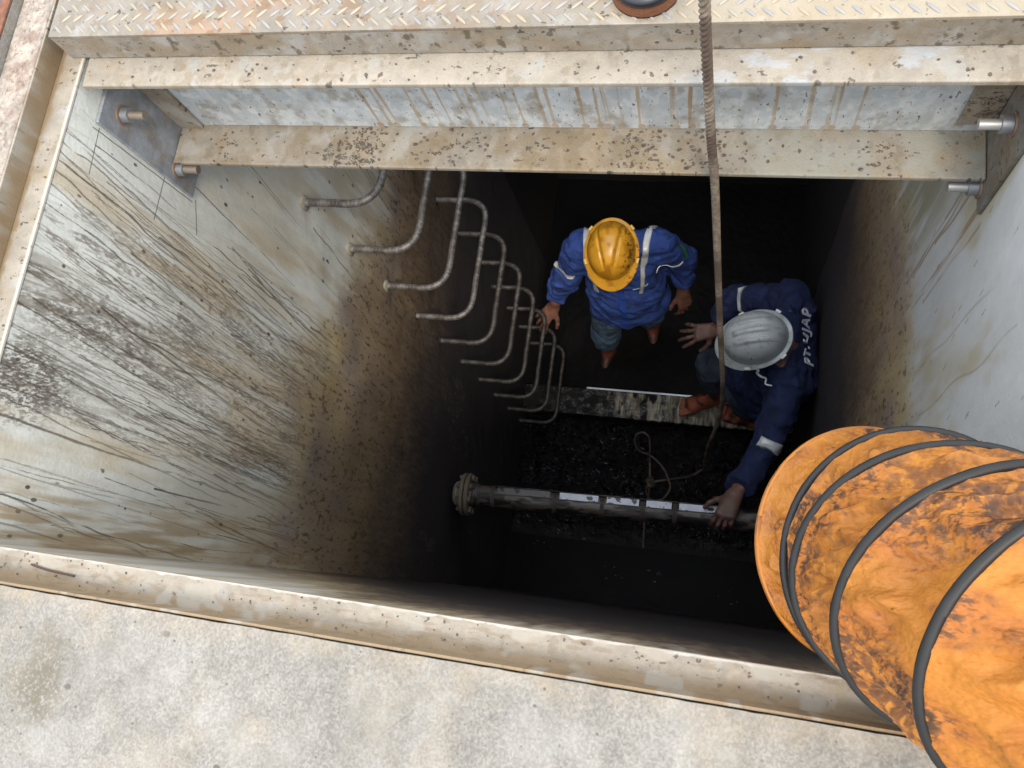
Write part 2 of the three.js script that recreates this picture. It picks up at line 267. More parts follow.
{
  const D = new Layer(1024, 2048, 0.05, -1.6, 0, 1);
  for (let i = 0; i < 46; i++) { const z = rr(-1.1, -0.2), y0 = -rr(0.1, 0.8), n = 5; for (let k = 0; k < n; k++) D.dab(z + k * 0.0008, vOf(y0 - k * 0.004), 0.0016, 0.0012, rr(0.4, 0.9)); }
  const drip = (z, y0, y1, r, a) => { const s = rnd() * 90; for (let y = y0; y > y1; y -= 0.004) { const q = F(s + y * 5, s, 3); D.dab(z + (N(s + y * 7, 2) - 0.5) * 0.016, vOf(y), r * (0.4 + q), 0.0012, a * ss(0.25, 0.55, q)); } };
  for (let i = 0; i < 9; i++) drip(rr(-0.86, -0.74), -0.4, rr(-1, -0.6), 0.0045, 0.55);
  for (let i = 0; i < 5; i++) drip(rr(-0.6, -0.3), rr(-0.4, -0.2), -0.8, 0.003, 0.3);
  const t = tex(1024, 2048, (u, v, c) => {
    const z = 0.05 - 1.65 * u, y = yOf(v), k = 184 + (F(z * 5, y * 3, 4) - 0.5) * 24 + (F(z * 60, y * 20, 3) - 0.5) * 10;
    c[0] = k * 0.97; c[1] = k * 0.985; c[2] = k * 0.985;
    mix3(c, [150, 136, 100], 0.5 * ss(0.52, 0.75, F(z * 8 + 3, y * 3, 4)));
    mix3(c, [104, 82, 50], 0.8 * D.d[((v * 2048) | 0) * 1024 + ((u * 1024) | 0)]);
    mix3(c, [120, 116, 88], 0.6 * ss(-0.82, -0.98, z) * ss(0.3, 0.6, F(z * 30, y * 4, 3)));
    sludgeFade(c, z + 7, y, 0.88, 1.6, 2.15);
  });
  struct('wall_right', wallGeo('x', W, 0.05, -1.6, -1, 0.014), M({ map: t, bumpMap: wallBump, bumpScale: 0.0016, roughness: 0.75 }), 'smooth bluish white right pit wall with a brown scum line', 'wall');
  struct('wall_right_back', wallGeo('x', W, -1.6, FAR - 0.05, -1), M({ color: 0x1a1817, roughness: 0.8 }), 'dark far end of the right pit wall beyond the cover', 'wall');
  const nt = tex(512, 512, (u, v, c) => { const y = yOf(v), x = u * W; const q = ss(0.0, 0.7, x); c[0] = 176; c[1] = 174; c[2] = 164; mix3(c, [140, 120, 92], 0.5 * ss(0.4, 0.7, F(x * 20, y * 4, 4))); sludgeFade(c, x + 3, y, lerp(0.8, 0.02, q), lerp(1.4, 0.3, q), lerp(1.9, 0.6, q)); });
  struct('wall_near', wallGeo('z', 0, 0, W, -1, 0.01), M({ map: nt, bumpMap: wallBump, bumpScale: 0.002, roughness: 0.6 }), 'near pit wall seen edge on below the front frame, black with sludge', 'wall');
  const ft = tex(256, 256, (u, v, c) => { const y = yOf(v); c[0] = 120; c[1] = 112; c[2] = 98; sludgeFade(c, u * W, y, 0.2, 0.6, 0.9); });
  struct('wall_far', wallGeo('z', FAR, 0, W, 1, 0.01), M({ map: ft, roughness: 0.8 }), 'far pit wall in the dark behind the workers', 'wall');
}
// ------------------------------------------------------------------ sludge, sill
const lumps = (x, z) => {
  const wet = ss(-0.28, -0.45, z) * ss(-1.06, -0.98, z) * 0 + ss(-0.3, -0.5, z) * ss(-1.04, -0.95, z) * -1 * -1;
  const zone = z > -1.05 ? ss(-0.3, -0.5, z) : 0.08;
  return zone * (0.030 * (F(x * 9, z * 9, 4) - 0.5) + 0.034 * (F(x * 34 + 7, z * 34, 3) - 0.5)) + 0.006 * (F(x * 5, z * 5 + 3, 2) - 0.5) + 0 * wet;
};
{
  const sheet = (z0, z1, nz) => {
    const nx = 280, P = [], U = [], I = [];
    for (let j = 0; j <= nz; j++) for (let i = 0; i <= nx; i++) { const x = lerp(-0.01, W + 0.01, i / nx), z = lerp(z0, z1, j / nz); P.push(x, SLUDGE + lumps(x, z), z); U.push(x / W, -z / 2.6); }
    for (let j = 0; j < nz; j++) for (let i = 0; i < nx; i++) { const a = j * (nx + 1) + i, b = a + nx + 1; I.push(a, a + 1, b, a + 1, b + 1, b); }
    const g = new THREE.BufferGeometry(); g.setAttribute('position', new THREE.Float32BufferAttribute(P, 3)); g.setAttribute('uv', new THREE.Float32BufferAttribute(U, 2)); g.setIndex(I); g.computeVertexNormals(); return g;
  };
  const bt = tex(1024, 1536, (u, v, c) => { const x = u * W, z = v * 2.6, zone = 0.15 + 0.85 * ss(0.3, 0.5, z) * ss(1.08, 1.0, z); c[0] = c[1] = c[2] = 255 * (0.5 + zone * (0.6 * (F(x * 60, z * 60, 3) - 0.5) + 0.5 * (F(x * 170, z * 170, 2) - 0.5))); }, false);
  const rt = tex(1024, 1536, (u, v, c) => { const x = u * W, z = v * 2.6, zone = ss(0.3, 0.5, z) * ss(1.08, 1.0, z), w = ss(0.5, 0.58, F(x * 40, z * 40 + 4, 4)) * ss(0.42, 0.6, F(x * 7 + 3, z * 7, 3)) * zone; c[0] = c[1] = c[2] = lerp(150, 18, w); }, false);
  const smooth = new THREE.MeshPhysicalMaterial({ color: 0x0b0a0c, roughness: 0.5, bumpMap: bt, bumpScale: 0.004, specularIntensity: 0.22 });
  struct('sludge', mergeGeometries([sheet(0.01, -0.33, 60), sheet(-1.04, FAR, 160)]), smooth, 'smooth near black sludge covering the pit floor', 'sludge');
  struct('sludge_lumps', sheet(-0.33, -1.04, 170), new THREE.MeshPhysicalMaterial({ color: 0x0b0a0c, roughness: 1, roughnessMap: rt, bumpMap: bt, bumpScale: 0.012, specularIntensity: 0.5 }), 'lumpy wet black sludge between the pipe and the sill', 'sludge');
  // pale flakes on the sludge, most added to stand in for sky glints
  {
    const fg = new THREE.IcosahedronGeometry(1, 1), spots = [], o = new THREE.Object3D();
    for (let i = 0; i < 170; i++) { const q = rnd(), cx = [0.22, 0.42, 0.30, 0.62, 0.5][i % 5], cz = [-0.56, -0.52, -0.78, -0.62, -0.9][i % 5]; const x = cx + (rnd() + rnd() + rnd() - 1.5) * 0.24, z = cz + (rnd() + rnd() + rnd() - 1.5) * 0.2; if (x > 0.03 && z < -0.34 && z > -1.02) spots.push([x, z, rr(0.0012, 0.0036) * (q < 0.08 ? 1.8 : 1)]); }
    for (let i = 0; i < 20; i++) { const k = i % 4; spots.push([[0.62, 0.2, 1.25, 0.86][k] + (rnd() - 0.5) * 0.13, [-0.17, -0.31, -0.13, -0.2][k] + (rnd() - 0.5) * 0.09, rr(0.0012, 0.0035)]); }
    const im = new THREE.InstancedMesh(fg, new THREE.MeshPhysicalMaterial({ color: 0x646b75, roughness: 0.2 }), spots.length);
    spots.forEach(([x, z, r], i) => { o.position.set(x, SLUDGE + lumps(x, z) + 0.001, z); o.rotation.set(rr(-0.3, 0.3), rr(-0.9, 0.5), rr(-0.3, 0.3)); o.scale.set(r * rr(1, 4), r * 0.4, r * rr(0.5, 0.9)); o.updateMatrix(); im.setMatrixAt(i, o.matrix); });
    im.name = 'glint_flecks'; im.receiveShadow = true; tag(im, 'small pale flakes on the black sludge, most standing in for sky glints', 'glint_flecks', null, 'stuff');
  }
  struct('pit_floor', rbox(-0.1, W + 0.1, -4.1, -3.96, FAR - 0.1, 0.1, 0), M({ color: 0x3a3836 }), 'pit floor buried under the sludge', 'floor');
  // concrete sill across the pit
  const stx = tex(1536, 512, (u, v, c) => {
    const x = u * W, t = v * 0.35;                             // t runs over the top and then down the front face
    const k = 156 + (F(x * 34, t * 9, 4) - 0.5) * 100 + (F(x * 160, t * 26, 3) - 0.5) * 50; c[0] = k * 1.02; c[1] = k * 0.97; c[2] = k * 0.84;
    mix3(c, [64, 54, 38], 0.6 * ss(0.45, 0.65, F(x * 70, t * 9, 3)));
    mix3(c, [150, 146, 132], 0.7 * ss(0.62, 0.72, F(x * 60 + 5, t * 60, 3)));
    const cover = Math.max(ss(0.62, 0.42, x + (F(x * 30, t * 8, 3) - 0.5) * 0.5), ss(1.26, 1.4, x), ss(0.13, 0.2, t + (F(x * 45, 3, 3) - 0.5) * 0.14), ss(0.5, 0.62, F(x * 40 + 3, t * 9, 5)) * ss(1.0, 0.8, x));
    mix3(c, [19, 18, 18], cover);
  });
  const srt = tex(512, 256, (u, v, c) => { c[0] = c[1] = c[2] = 255 * lerp(0.25, 0.85, ss(0.4, 0.6, F(u * 40, v * 14, 4))); }, false);
  const sg = rbox(0.002, W - 0.002, -3.95, -3.705, -1.195, -1.035, 0.006, (a, b, x, y, z) => [x / W, (Math.max(0, z + 1.195) + Math.max(0, -3.705 - y)) / 0.35], 3);
  struct('sill', sg, M({ map: stx, roughnessMap: srt, roughness: 1, bumpMap: grain, bumpScale: 0.004 }), 'low concrete sill across the pit floor, wet and half coated in sludge', 'sill');
  const glintStrip = rbox(0.37, 0.975, -3.716, -3.6985, -1.2015, -1.191, 0.002);  // pale strip added: sky reflection of the wet sill edge put in its colour
  tag(mesh('sill_edge_glint', glintStrip, M({ color: 0xd4dae0, roughness: 0.3, metalness: 0.3 })), 'thin pale strip added for the wet sky reflection along the far side of the sill', 'glint_strip');
}
// ------------------------------------------------------------------ angle iron frame round the opening
{
  const g = thing('pit_frame', 'cream painted angle iron frame set round the rim of the pit', 'frame');
  const lt = tex(512, 2048, (u, v, c) => { const x = u * 0.1, z = v * 2.7; cream(x, z * 1.4, c, 0.8, 182); mix3(c, [112, 92, 64], 0.8 * ss(0.016, 0.004, x + (F(z * 30, x * 30, 3) - 0.5) * 0.02)); mix3(c, [208, 204, 192], 0.5 * ss(0.044, 0.05, x)); });
  const mk = (m, ...b) => mesh('frame_angle', merge(b), m, g);
  const lm = M({ map: lt, bumpMap: gb(1, 24), bumpScale: 0.0008, roughness: 0.7 });
  mk(lm, rbox(-0.0495, 0.001, -0.0665, LEDGE, -2.6, 0.0, 0.002, (a, b, x, y, z) => [(x + 0.05) / 0.1, -z / 2.7]), rbox(-0.0495, -0.0455, LEDGE, -0.0155, -2.6, 0.0, 0.0015, (a, b, x, y, z) => [0.05 + (y + 0.06) * 2, -z / 2.7]));
  const nt = tex(2048, 256, (u, v, c) => {
    const x = u * 1.7, z = v * 0.06; cream(x * 1.2, z * 1.2 + 5, c, 0.7, 182);
    mix3(c, [134, 112, 82], 0.75 * ss(0.018, 0.042, z + (F(x * 16, z * 40, 3) - 0.5) * 0.016)); mix3(c, [100, 82, 58], 0.25 * ss(0.55, 0.7, F(x * 30, z * 160, 4)));
    mix3(c, [186, 186, 182], 0.6 * ss(0.004, 0.001, z + (F(x * 60, 2, 3) - 0.5) * 0.006)); mix3(c, [150, 146, 136], 0.7 * ss(0.6, 0.7, F(x * 22, z * 30 + 2, 3)));  // pale line at the pit edge paints its rounded-edge highlight
  });
  const nm = M({ map: nt, bumpMap: gb(24, 1), bumpScale: 0.0008, roughness: 0.7 });
  mk(nm, rbox(-0.05, W + 0.05, -0.0665, LEDGE, 0.001 - 0.002, 0.0478, 0.0022, (a, b, x, y, z) => [(x + 0.05) / 1.7, z / 0.06]), rbox(-0.05, W + 0.05, LEDGE, -0.006, 0.0435, 0.0478, 0.0012, (a, b, x, y, z) => [(x + 0.05) / 1.7, 0.9]));
  mk(lm, rbox(W - 0.001, W + 0.0495, -0.0665, LEDGE, -2.6, 0.0, 0.002, (a, b, x, y, z) => [(W + 0.05 - x) / 0.1, -z / 2.7]), rbox(W + 0.0455, W + 0.0505, LEDGE, 0.001, -2.6, 0.0, 0.0015, (a, b, x, y, z) => [0.1, -z / 2.7]));
  mk(nm, rbox(-0.05, W + 0.05, -0.0665, LEDGE, FAR - 0.05, FAR, 0.002, (a, b, x, y, z) => [x / 1.7, 0.2]));
}
// ------------------------------------------------------------------ cross beam
const BOLT = M({ color: 0x92959a, roughness: 0.5, metalness: 0.7 });
{
  const x0 = 0.024, x1 = W - 0.022, z0 = ZB - 0.182, yT = LEDGE - 0.002, yB = -0.332;
  const g = thing('steel_beam', 'cream and grey painted steel cross beam with rust drips under the cover plate', 'beam');
  const dirt = new Layer(2048, 512, 0, 1.55, 0, 0.2);
  for (const [cx, n, sp] of [[0.42, 90, 0.05], [0.12, 30, 0.04], [0.95, 90, 0.06], [1.08, 60, 0.05], [0.6, 40, 0.1], [1.36, 40, 0.05], [0.8, 60, 0.4]]) for (let i = 0; i < n; i++) { const r = rr(0.0012, 0.0042); dirt.dab(cx + (rnd() + rnd() - 1) * sp, 0.11 + 0.085 * rnd() - 0.02 * rnd(), r * rr(0.8, 1.8), r, rr(0.5, 1)); }
  for (let i = 0; i < 26; i++) dirt.dab(0.40 + (rnd() - 0.5) * 0.11, 0.13 + 0.05 * rnd(), rr(0.004, 0.011), rr(0.003, 0.008), rr(0.6, 0.9));
  const bt = tex(2048, 512, (u, v, c) => { const x = u * 1.55, z = v * 0.2; cream(x, z, c, 0.9, 170); mix3(c, [142, 124, 94], 0.5 * ss(0.4, 0.7, F(x * 9, z * 9, 4)) * ss(0.3, 0.7, x)); mix3(c, [112, 98, 76], 0.55 * ss(0.5, 0.7, F(x * 24 + 60, z * 22, 5)) * ss(0.9, 0.3, Math.abs(x - 0.5))); mix3(c, [134, 138, 132], 0.6 * ss(0.45, 0.65, F(x * 11 + 4, z * 12, 4)) * ss(0.9, 1.2, x)); mix3(c, [52, 47, 42], 0.85 * dirt.at(x, z) * ss(0.25, 0.5, N(x * 500, z * 500))); });
  const tt = tex(2048, 256, (u, v, c) => { const x = u * 1.55, z = v * 0.2; cream(x + 4, z + 2, c, 0.7, 186); mix3(c, [150, 158, 168], 0.55 * ss(0.56, 0.68, F(x * 20, z * 40, 4)) * ss(0.9, 1.2, x)); mix3(c, [120, 106, 84], 0.5 * ss(0.52, 0.7, F(x * 50, z * 60, 4)) * ss(0.5, 0.1, Math.abs(x - 0.3))); });
  const wd = new Layer(2048, 512, 0, 1.55, -0.33, -0.06);
  for (let i = 0; i < 26; i++) { const x = 0.44 + 0.031 * i + rr(-0.017, 0.017) + (i > 20 ? 0.1 : 0); wd.stroke(x, -0.062, x + rr(-0.004, 0.004), -0.33, rr(0.0018, 0.003), 0.8, 0.003); wd.stroke(x, -0.19, x + rr(-0.004, 0.004), -0.335, rr(0.002, 0.004), 1, 0.003); wd.dab(x, -0.325, 0.008, 0.010, 0.7); }
  const wt = tex(2048, 512, (u, v, c) => {
    const x = u * 1.55, y = -0.33 + v * 0.27, k = 186 + (F(x * 10, y * 12, 4) - 0.5) * 36 + (F(x * 80, y * 60, 3) - 0.5) * 24; c[0] = k * 0.955; c[1] = k * 0.985; c[2] = k * 1.0;
    mix3(c, [206, 210, 208], 0.6 * ss(0.5, 0.65, F(x * 60, y * 40, 4))); mix3(c, [160, 164, 158], 0.4 * ss(0.5, 0.75, F(x * 40 + 9, y * 20, 4))); mix3(c, [122, 112, 96], 0.45 * ss(0.52, 0.75, F(x * 40, y * 30 + 70, 5)));
    mix3(c, [142, 104, 58], (0.25 + 0.55 * N(x * 24, 3)) * wd.at(x, y)); mix3(c, [60, 54, 48], 0.7 * ss(0.76, 0.82, F(x * 260, y * 90, 3)));
  });
  const fl = (y, h) => rbox(0.0088, W - 0.0088, y - h, y, z0, ZB, 0.0035, (a, b, x, yy, z) => [x / 1.55, (z - z0) / 0.2]);
  mesh('top_flange', fl(yT, 0.012), M({ map: tt, bumpMap: gb(9, 1.2), bumpScale: 0.0008, roughness: 0.65 }), g);
  mesh('web', rbox(x0, x1, yB + 0.0005, yT - 0.0125, ZB - 0.0945, ZB - 0.0865, 0.001, (a, b, x, y, z) => [x / 1.55, (y + 0.33) / 0.27]), M({ map: wt, bumpMap: gb(7, 1.2), bumpScale: 0.0006, roughness: 0.55, metalness: 0.15 }), g);
  mesh('bottom_flange', fl(yB, 0.012), M({ map: bt, bumpMap: gb(9, 1.2), bumpScale: 0.0012, roughness: 0.75 }), g);
  // angle cleats at both ends with bolts
  const ct = tex(256, 512, (u, v, c) => { const k = 146 + (F(u * 9, v * 14, 4) - 0.5) * 50; c[0] = k * 0.96; c[1] = k * 0.99; c[2] = k * 1.03; mix3(c, [128, 112, 90], 0.4 * ss(0.52, 0.75, F(u * 8 + 3, v * 12, 4))); });
  const cm2 = M({ map: bt, roughness: 0.7, color: 0xd8dce0 });
  const cm = M({ map: ct, roughness: 0.55, metalness: 0.25, bumpMap: grain, bumpScale: 0.0008 });
  for (const s of [0, 1]) {
    const b = thing('angle_bracket', s ? 'grey steel angle bracket bolted to the right wall at the beam end' : 'grey steel angle bracket bolted to the left wall at the beam end', 'bracket', [0, 0, 0], 'brackets holding the beam');
    const X = (a, c) => s ? [W - c, W - a] : [a, c], yLow = s ? -0.39 : -0.42;
    mesh('wall_plate', rbox(...X(0.001, 0.008), yLow, -0.12, ZB - 0.085, ZB + 0.035, 0.002, (a, c, x, y, z) => s ? [z / 1.55, y / 0.2] : [z * 5, y * 3]), s ? cm2 : cm, b);
    mesh('web_plate', rbox(...X(0.0085, 0.062), yLow + 0.09, -0.12, ZB - 0.0862, ZB - 0.078, 0.002, (a, c, x, y, z) => [x / 1.55 + 0.3, y / 0.2]), M({ map: bt, roughness: 0.7 }), b);
    for (const [y, z] of s ? [[-0.205, ZB - 0.022], [-0.372, ZB - 0.006]] : [[-0.171, ZB - 0.01], [-0.352, ZB + 0.004]]) {
      const sg = s ? -1 : 1, px = s ? W : 0, rot = (q) => { q.rotateZ(Math.PI / 2); return q; };
      const bolt = mesh('bolt', rot(new THREE.CylinderGeometry(0.0085, 0.0085, 0.05, 14)).translate(px + sg * 0.032, y, z), M({ color: s ? 0xa9aaa8 : 0x8f8478, roughness: 0.5, metalness: 0.6 }), b);
      mesh('washer', rot(new THREE.CylinderGeometry(0.019, 0.019, 0.003, 24)).translate(px + sg * 0.0098, y, z), M({ color: 0x8a7768, roughness: 0.6, metalness: 0.5 }), bolt);
      mesh('nut', rot(new THREE.CylinderGeometry(0.0155, 0.0155, 0.015, 6)).translate(px + sg * 0.0193, y, z), BOLT, bolt);
    }
  }
  // dried mud lumps on the beam
  const gm = new THREE.IcosahedronGeometry(1, 1), gp = gm.attributes.position; for (let i = 0; i < gp.count; i++) { const k = 0.7 + 0.6 * N3(gp.getX(i) * 2 + 5, gp.getY(i) * 2, gp.getZ(i) * 2); gp.setXYZ(i, gp.getX(i) * k, gp.getY(i) * k, gp.getZ(i) * k); } gm.computeVertexNormals();
  const spots = []; for (let i = 0; i < 120; i++) { const c = [0.42, 0.42, 0.98, 1.1, rr(0.1, 1.45)][i % 5]; spots.push([c + (rnd() + rnd() - 1) * 0.09, yB + 0.001, ZB - rr(0.008, 0.084), rr(0.001, 0.0032)]); }
  for (let i = 0; i < 46; i++) spots.push([rr(0.05, 1.45), yT + 0.001, ZB - rr(0.006, 0.045), rr(0.001, 0.003)]);
  for (let i = 0; i < 60; i++) spots.push([rr(-0.045, 1.3), LEDGE + 0.001, rr(0.004, 0.038), rr(0.0007, 0.0016)]);
  const im = new THREE.InstancedMesh(gm, M({ color: 0x5a5046, roughness: 1 }), spots.length), mt = new THREE.Matrix4(), qt = new THREE.Quaternion();
  spots.forEach(([x, y, z, r], i) => { qt.setFromEuler(new THREE.Euler(rr(0, 6), rr(0, 6), rr(0, 6))); im.setMatrixAt(i, mt.compose(V(x, y, z), qt, V(r * rr(0.8, 1.6), r * 0.7, r))); });
  im.name = 'mud_crumbs'; im.castShadow = im.receiveShadow = true; tag(im, 'crumbs of dried mud scattered on the beam flanges and frame ledge', 'mud', null, 'stuff');
}
// ------------------------------------------------------------------ checker plate cover
{
  const zf = -0.84, zb = -1.45, g = thing('cover_plate', 'rusty cream checker plate cover lying over the far part of the pit', 'cover plate');  // stops short of the far wall: unseen opening added to let skylight in
  const pt = tex(2048, 512, (u, v, c) => {
    const x = u * 1.6, z = v * 0.4; cream(x * 1.3 + 9, z * 1.3, c, 0.9, 158);
    mix3(c, [150, 112, 82], 0.5 * ss(0.42, 0.75, F(x * 9, z * 14, 4)) * ss(0.02, 0.2, x) * ss(1.2, 0.4, x)); mix3(c, [112, 88, 66], 0.7 * ss(0.56, 0.68, F(x * 34, z * 44 + 4, 4)) * ss(0.95, 0.55, x) * ss(0.1, 0.25, x)); mix3(c, [160, 148, 124], 0.5 * ss(0.9, 1.2, x));
  });
  const pm = M({ map: pt, bumpMap: gb(8, 2), bumpScale: 0.0006, roughness: 0.62, metalness: 0.1 }), uv = (a, b, x, y, z) => [(x + 0.03) / 1.6, (zf - z) / 0.4];
  mesh('plate', rbox(-0.022, W + 0.042, -0.006, 0.001, zb, zf, 0.0015, uv), pm, g);
  const et = tex(2048, 128, (u, v, c) => { const x = u * 1.6, y = v * 0.06; cream(x * 1.1 + 2, y + 7, c, 0.9, 168); mix3(c, [118, 100, 74], 0.5 * ss(0.4, 0.7, F(x * 10, y * 26, 5))); mix3(c, [70, 60, 46], 0.7 * ss(0.62, 0.74, F(x * 60, y * 50 + 5, 5))); });
  const em = M({ map: et, roughness: 0.75, bumpMap: gb(16, 0.7), bumpScale: 0.0008 });
  mesh('edge_bar', rbox(-0.022, W + 0.042, LEDGE + 0.0008, -0.0065, zf - 0.006, zf - 0.0006, 0.001, (a, b, x, y, z) => [(x + 0.03) / 1.6, (y + 0.06) / 0.06]), em, g);
  mesh('edge_bar', rbox(-0.022, W + 0.042, LEDGE + 0.0008, -0.0065, zb + 0.001, zb + 0.006, 0.001, (a, b, x, y, z) => [(x + 0.03) / 1.6, 0.5]), em, g);
  // raised treads: lozenges in alternate directions
  const tg = new THREE.SphereGeometry(1, 10, 6, 0, Math.PI * 2, 0, Math.PI / 2); tg.scale(0.0115, 0.0022, 0.003);
  const spot = []; for (let r = 0; r < 28; r++) for (let i = 0; i < 67; i++) { const x = -0.006 + i * 0.0232 + (r % 2 ? 0.0116 : 0), z = zf - 0.014 - r * 0.0205; if (x < W + 0.03) spot.push([x, z, r % 2 ? 0.72 : -0.72]); }
  const treadM = [0x8f897b, 0x858482, 0x8b8984, 0x968a76].map((c) => M({ color: c, roughness: 0.5, metalness: 0.35 }));
  const rest = [];
  spot.forEach(([x, z, a], i) => { if (i < 268) { const m = mesh('tread', tg, treadM[Math.floor(rnd() * 4)], g); m.position.set(x, 0.0008, z); m.rotation.y = a + rr(-0.04, 0.04); m.scale.setScalar(rr(0.92, 1.05)); } else rest.push([x, z, a]); });
  const im = new THREE.InstancedMesh(tg, treadM[1], rest.length), o = new THREE.Object3D(); rest.forEach(([x, z, a], i) => { o.position.set(x, 0.0008, z); o.rotation.y = a; o.updateMatrix(); im.setMatrixAt(i, o.matrix); });
  im.name = 'far_treads'; im.userData.kind = 'stuff'; im.castShadow = im.receiveShadow = true; g.add(im);
  // pipe stub standing on the plate
  const s = thing('pipe_stub', 'rusty pipe stub with a dark rubber collar standing on the checker plate', 'pipe stub', [0.985, 0.001, -0.899]);
  mesh('base_ring', new THREE.LatheGeometry([[0.02, 0], [0.051, 0], [0.051, 0.004], [0.047, 0.014], [0.038, 0.016], [0.02, 0.016]].map((q) => new THREE.Vector2(...q)), 48), M({ color: 0x5f3a22, roughness: 0.9, bumpMap: grain, bumpScale: 0.002 }), s);
  mesh('collar', new THREE.TorusGeometry(0.041, 0.0085, 14, 56).rotateX(Math.PI / 2).translate(0, 0.023, 0), M({ color: 0x191d24, roughness: 0.4 }), s);
  mesh('core', new THREE.LatheGeometry([[0.0, 0.018], [0.034, 0.018], [0.037, 0.023], [0.034, 0.02]].map((q) => new THREE.Vector2(...q)), 32), M({ color: 0x140e0b, roughness: 0.9 }), s);
}
// ------------------------------------------------------------------ step irons on the left wall
{
  const y1 = -0.87, dy = 0.31275, zn = -0.9644, zf = -1.4378, pr = 0.214, rad = 0.0102, ord = ['topmost', 'second', 'third', 'fourth', 'fifth', 'sixth', 'seventh', 'eighth', 'ninth', 'lowest'];
  const rt = tex(1024, 64, (u, v, c) => { const k = 104 + (F(u * 90, v * 3, 3) - 0.5) * 80; c[0] = k * 1.0; c[1] = k * 0.98; c[2] = k * 0.96; mix3(c, [62, 54, 48], 0.55 * ss(0.5, 0.65, F(u * 40 + 3, v * 2, 3))); });
  const rm = M({ map: rt, roughness: 0.5, metalness: 0.35 }), dm = M({ map: rt, color: 0xc4c2c0, roughness: 0.5, metalness: 0.3 });
  const b = 0.075, pts = [V(-0.03, 0, zn), V(0.03, 0, zn), V(0.08, 0, zn), V(pr - b, 0, zn)];
  for (let i = 1; i <= 4; i++) { const a = i / 4 * Math.PI / 2; pts.push(V(pr - b + b * Math.sin(a), 0, zn - b + b * Math.cos(a))); }
  for (const t of [0.25, 0.5, 0.75]) pts.push(V(pr, 0, lerp(zn - b, zf + b, t)));
  for (let i = 0; i <= 4; i++) { const a = i / 4 * Math.PI / 2; pts.push(V(pr - b + b * Math.cos(a), 0, zf + b - b * Math.sin(a))); }
  pts.push(V(0.08, 0, zf), V(0.03, 0, zf), V(-0.03, 0, zf));
  const bar = tube(pts, 0.0035, 14, (s, a) => rad * (1 + 0.1 * Math.max(0, Math.sin((s * 2 * Math.PI) / 0.011 + a)) + 0.09 * (Math.abs(Math.cos(a)) > 0.97 ? 1 : 0)));
  const patch = new THREE.SphereGeometry(1, 16, 10); { const p = patch.attributes.position; for (let i = 0; i < p.count; i++) { const k = 0.75 + 0.5 * N3(p.getX(i) * 2 + 3, p.getY(i) * 2, p.getZ(i) * 2); p.setXYZ(i, p.getX(i) * k * 0.008, p.getY(i) * k * 0.026, p.getZ(i) * k * 0.02); } patch.computeVertexNormals(); }
  let proto = null;
  for (let k = 0; k < 10; k++) {
    let t;
    if (!k) { t = thing('step_iron', '', 'step iron', [0, 0, 0], 'step irons up the left wall'); mesh('rung', bar, rm, t); for (const z of [zn, zf]) { const m = mesh('mortar', patch, M({ color: 0x8f8a7c, roughness: 0.95 }), t); m.position.set(0.002, -0.004, z); } proto = t; }
    else { t = proto.clone(); t.name = numbered('step_iron'); scene.add(t); t.children[0].material = k < 4 ? rm : dm; if (k > 2) for (const m of t.children.slice(1)) { m.material = M({ color: 0x2e2a26, roughness: 0.8 }); m.scale.setScalar(0.7); } }
    t.position.y = y1 - k * dy; t.rotation.z = [0, 0.005, -0.006, 0.008, -0.006, 0.004, -0.008, 0.006, 0, -0.006][k];
    t.userData.label = `${ord[k]}${k && k < 9 ? ' step iron from the top' : ' step iron'}, a bent ribbed steel bar on the left wall`;
  }
}
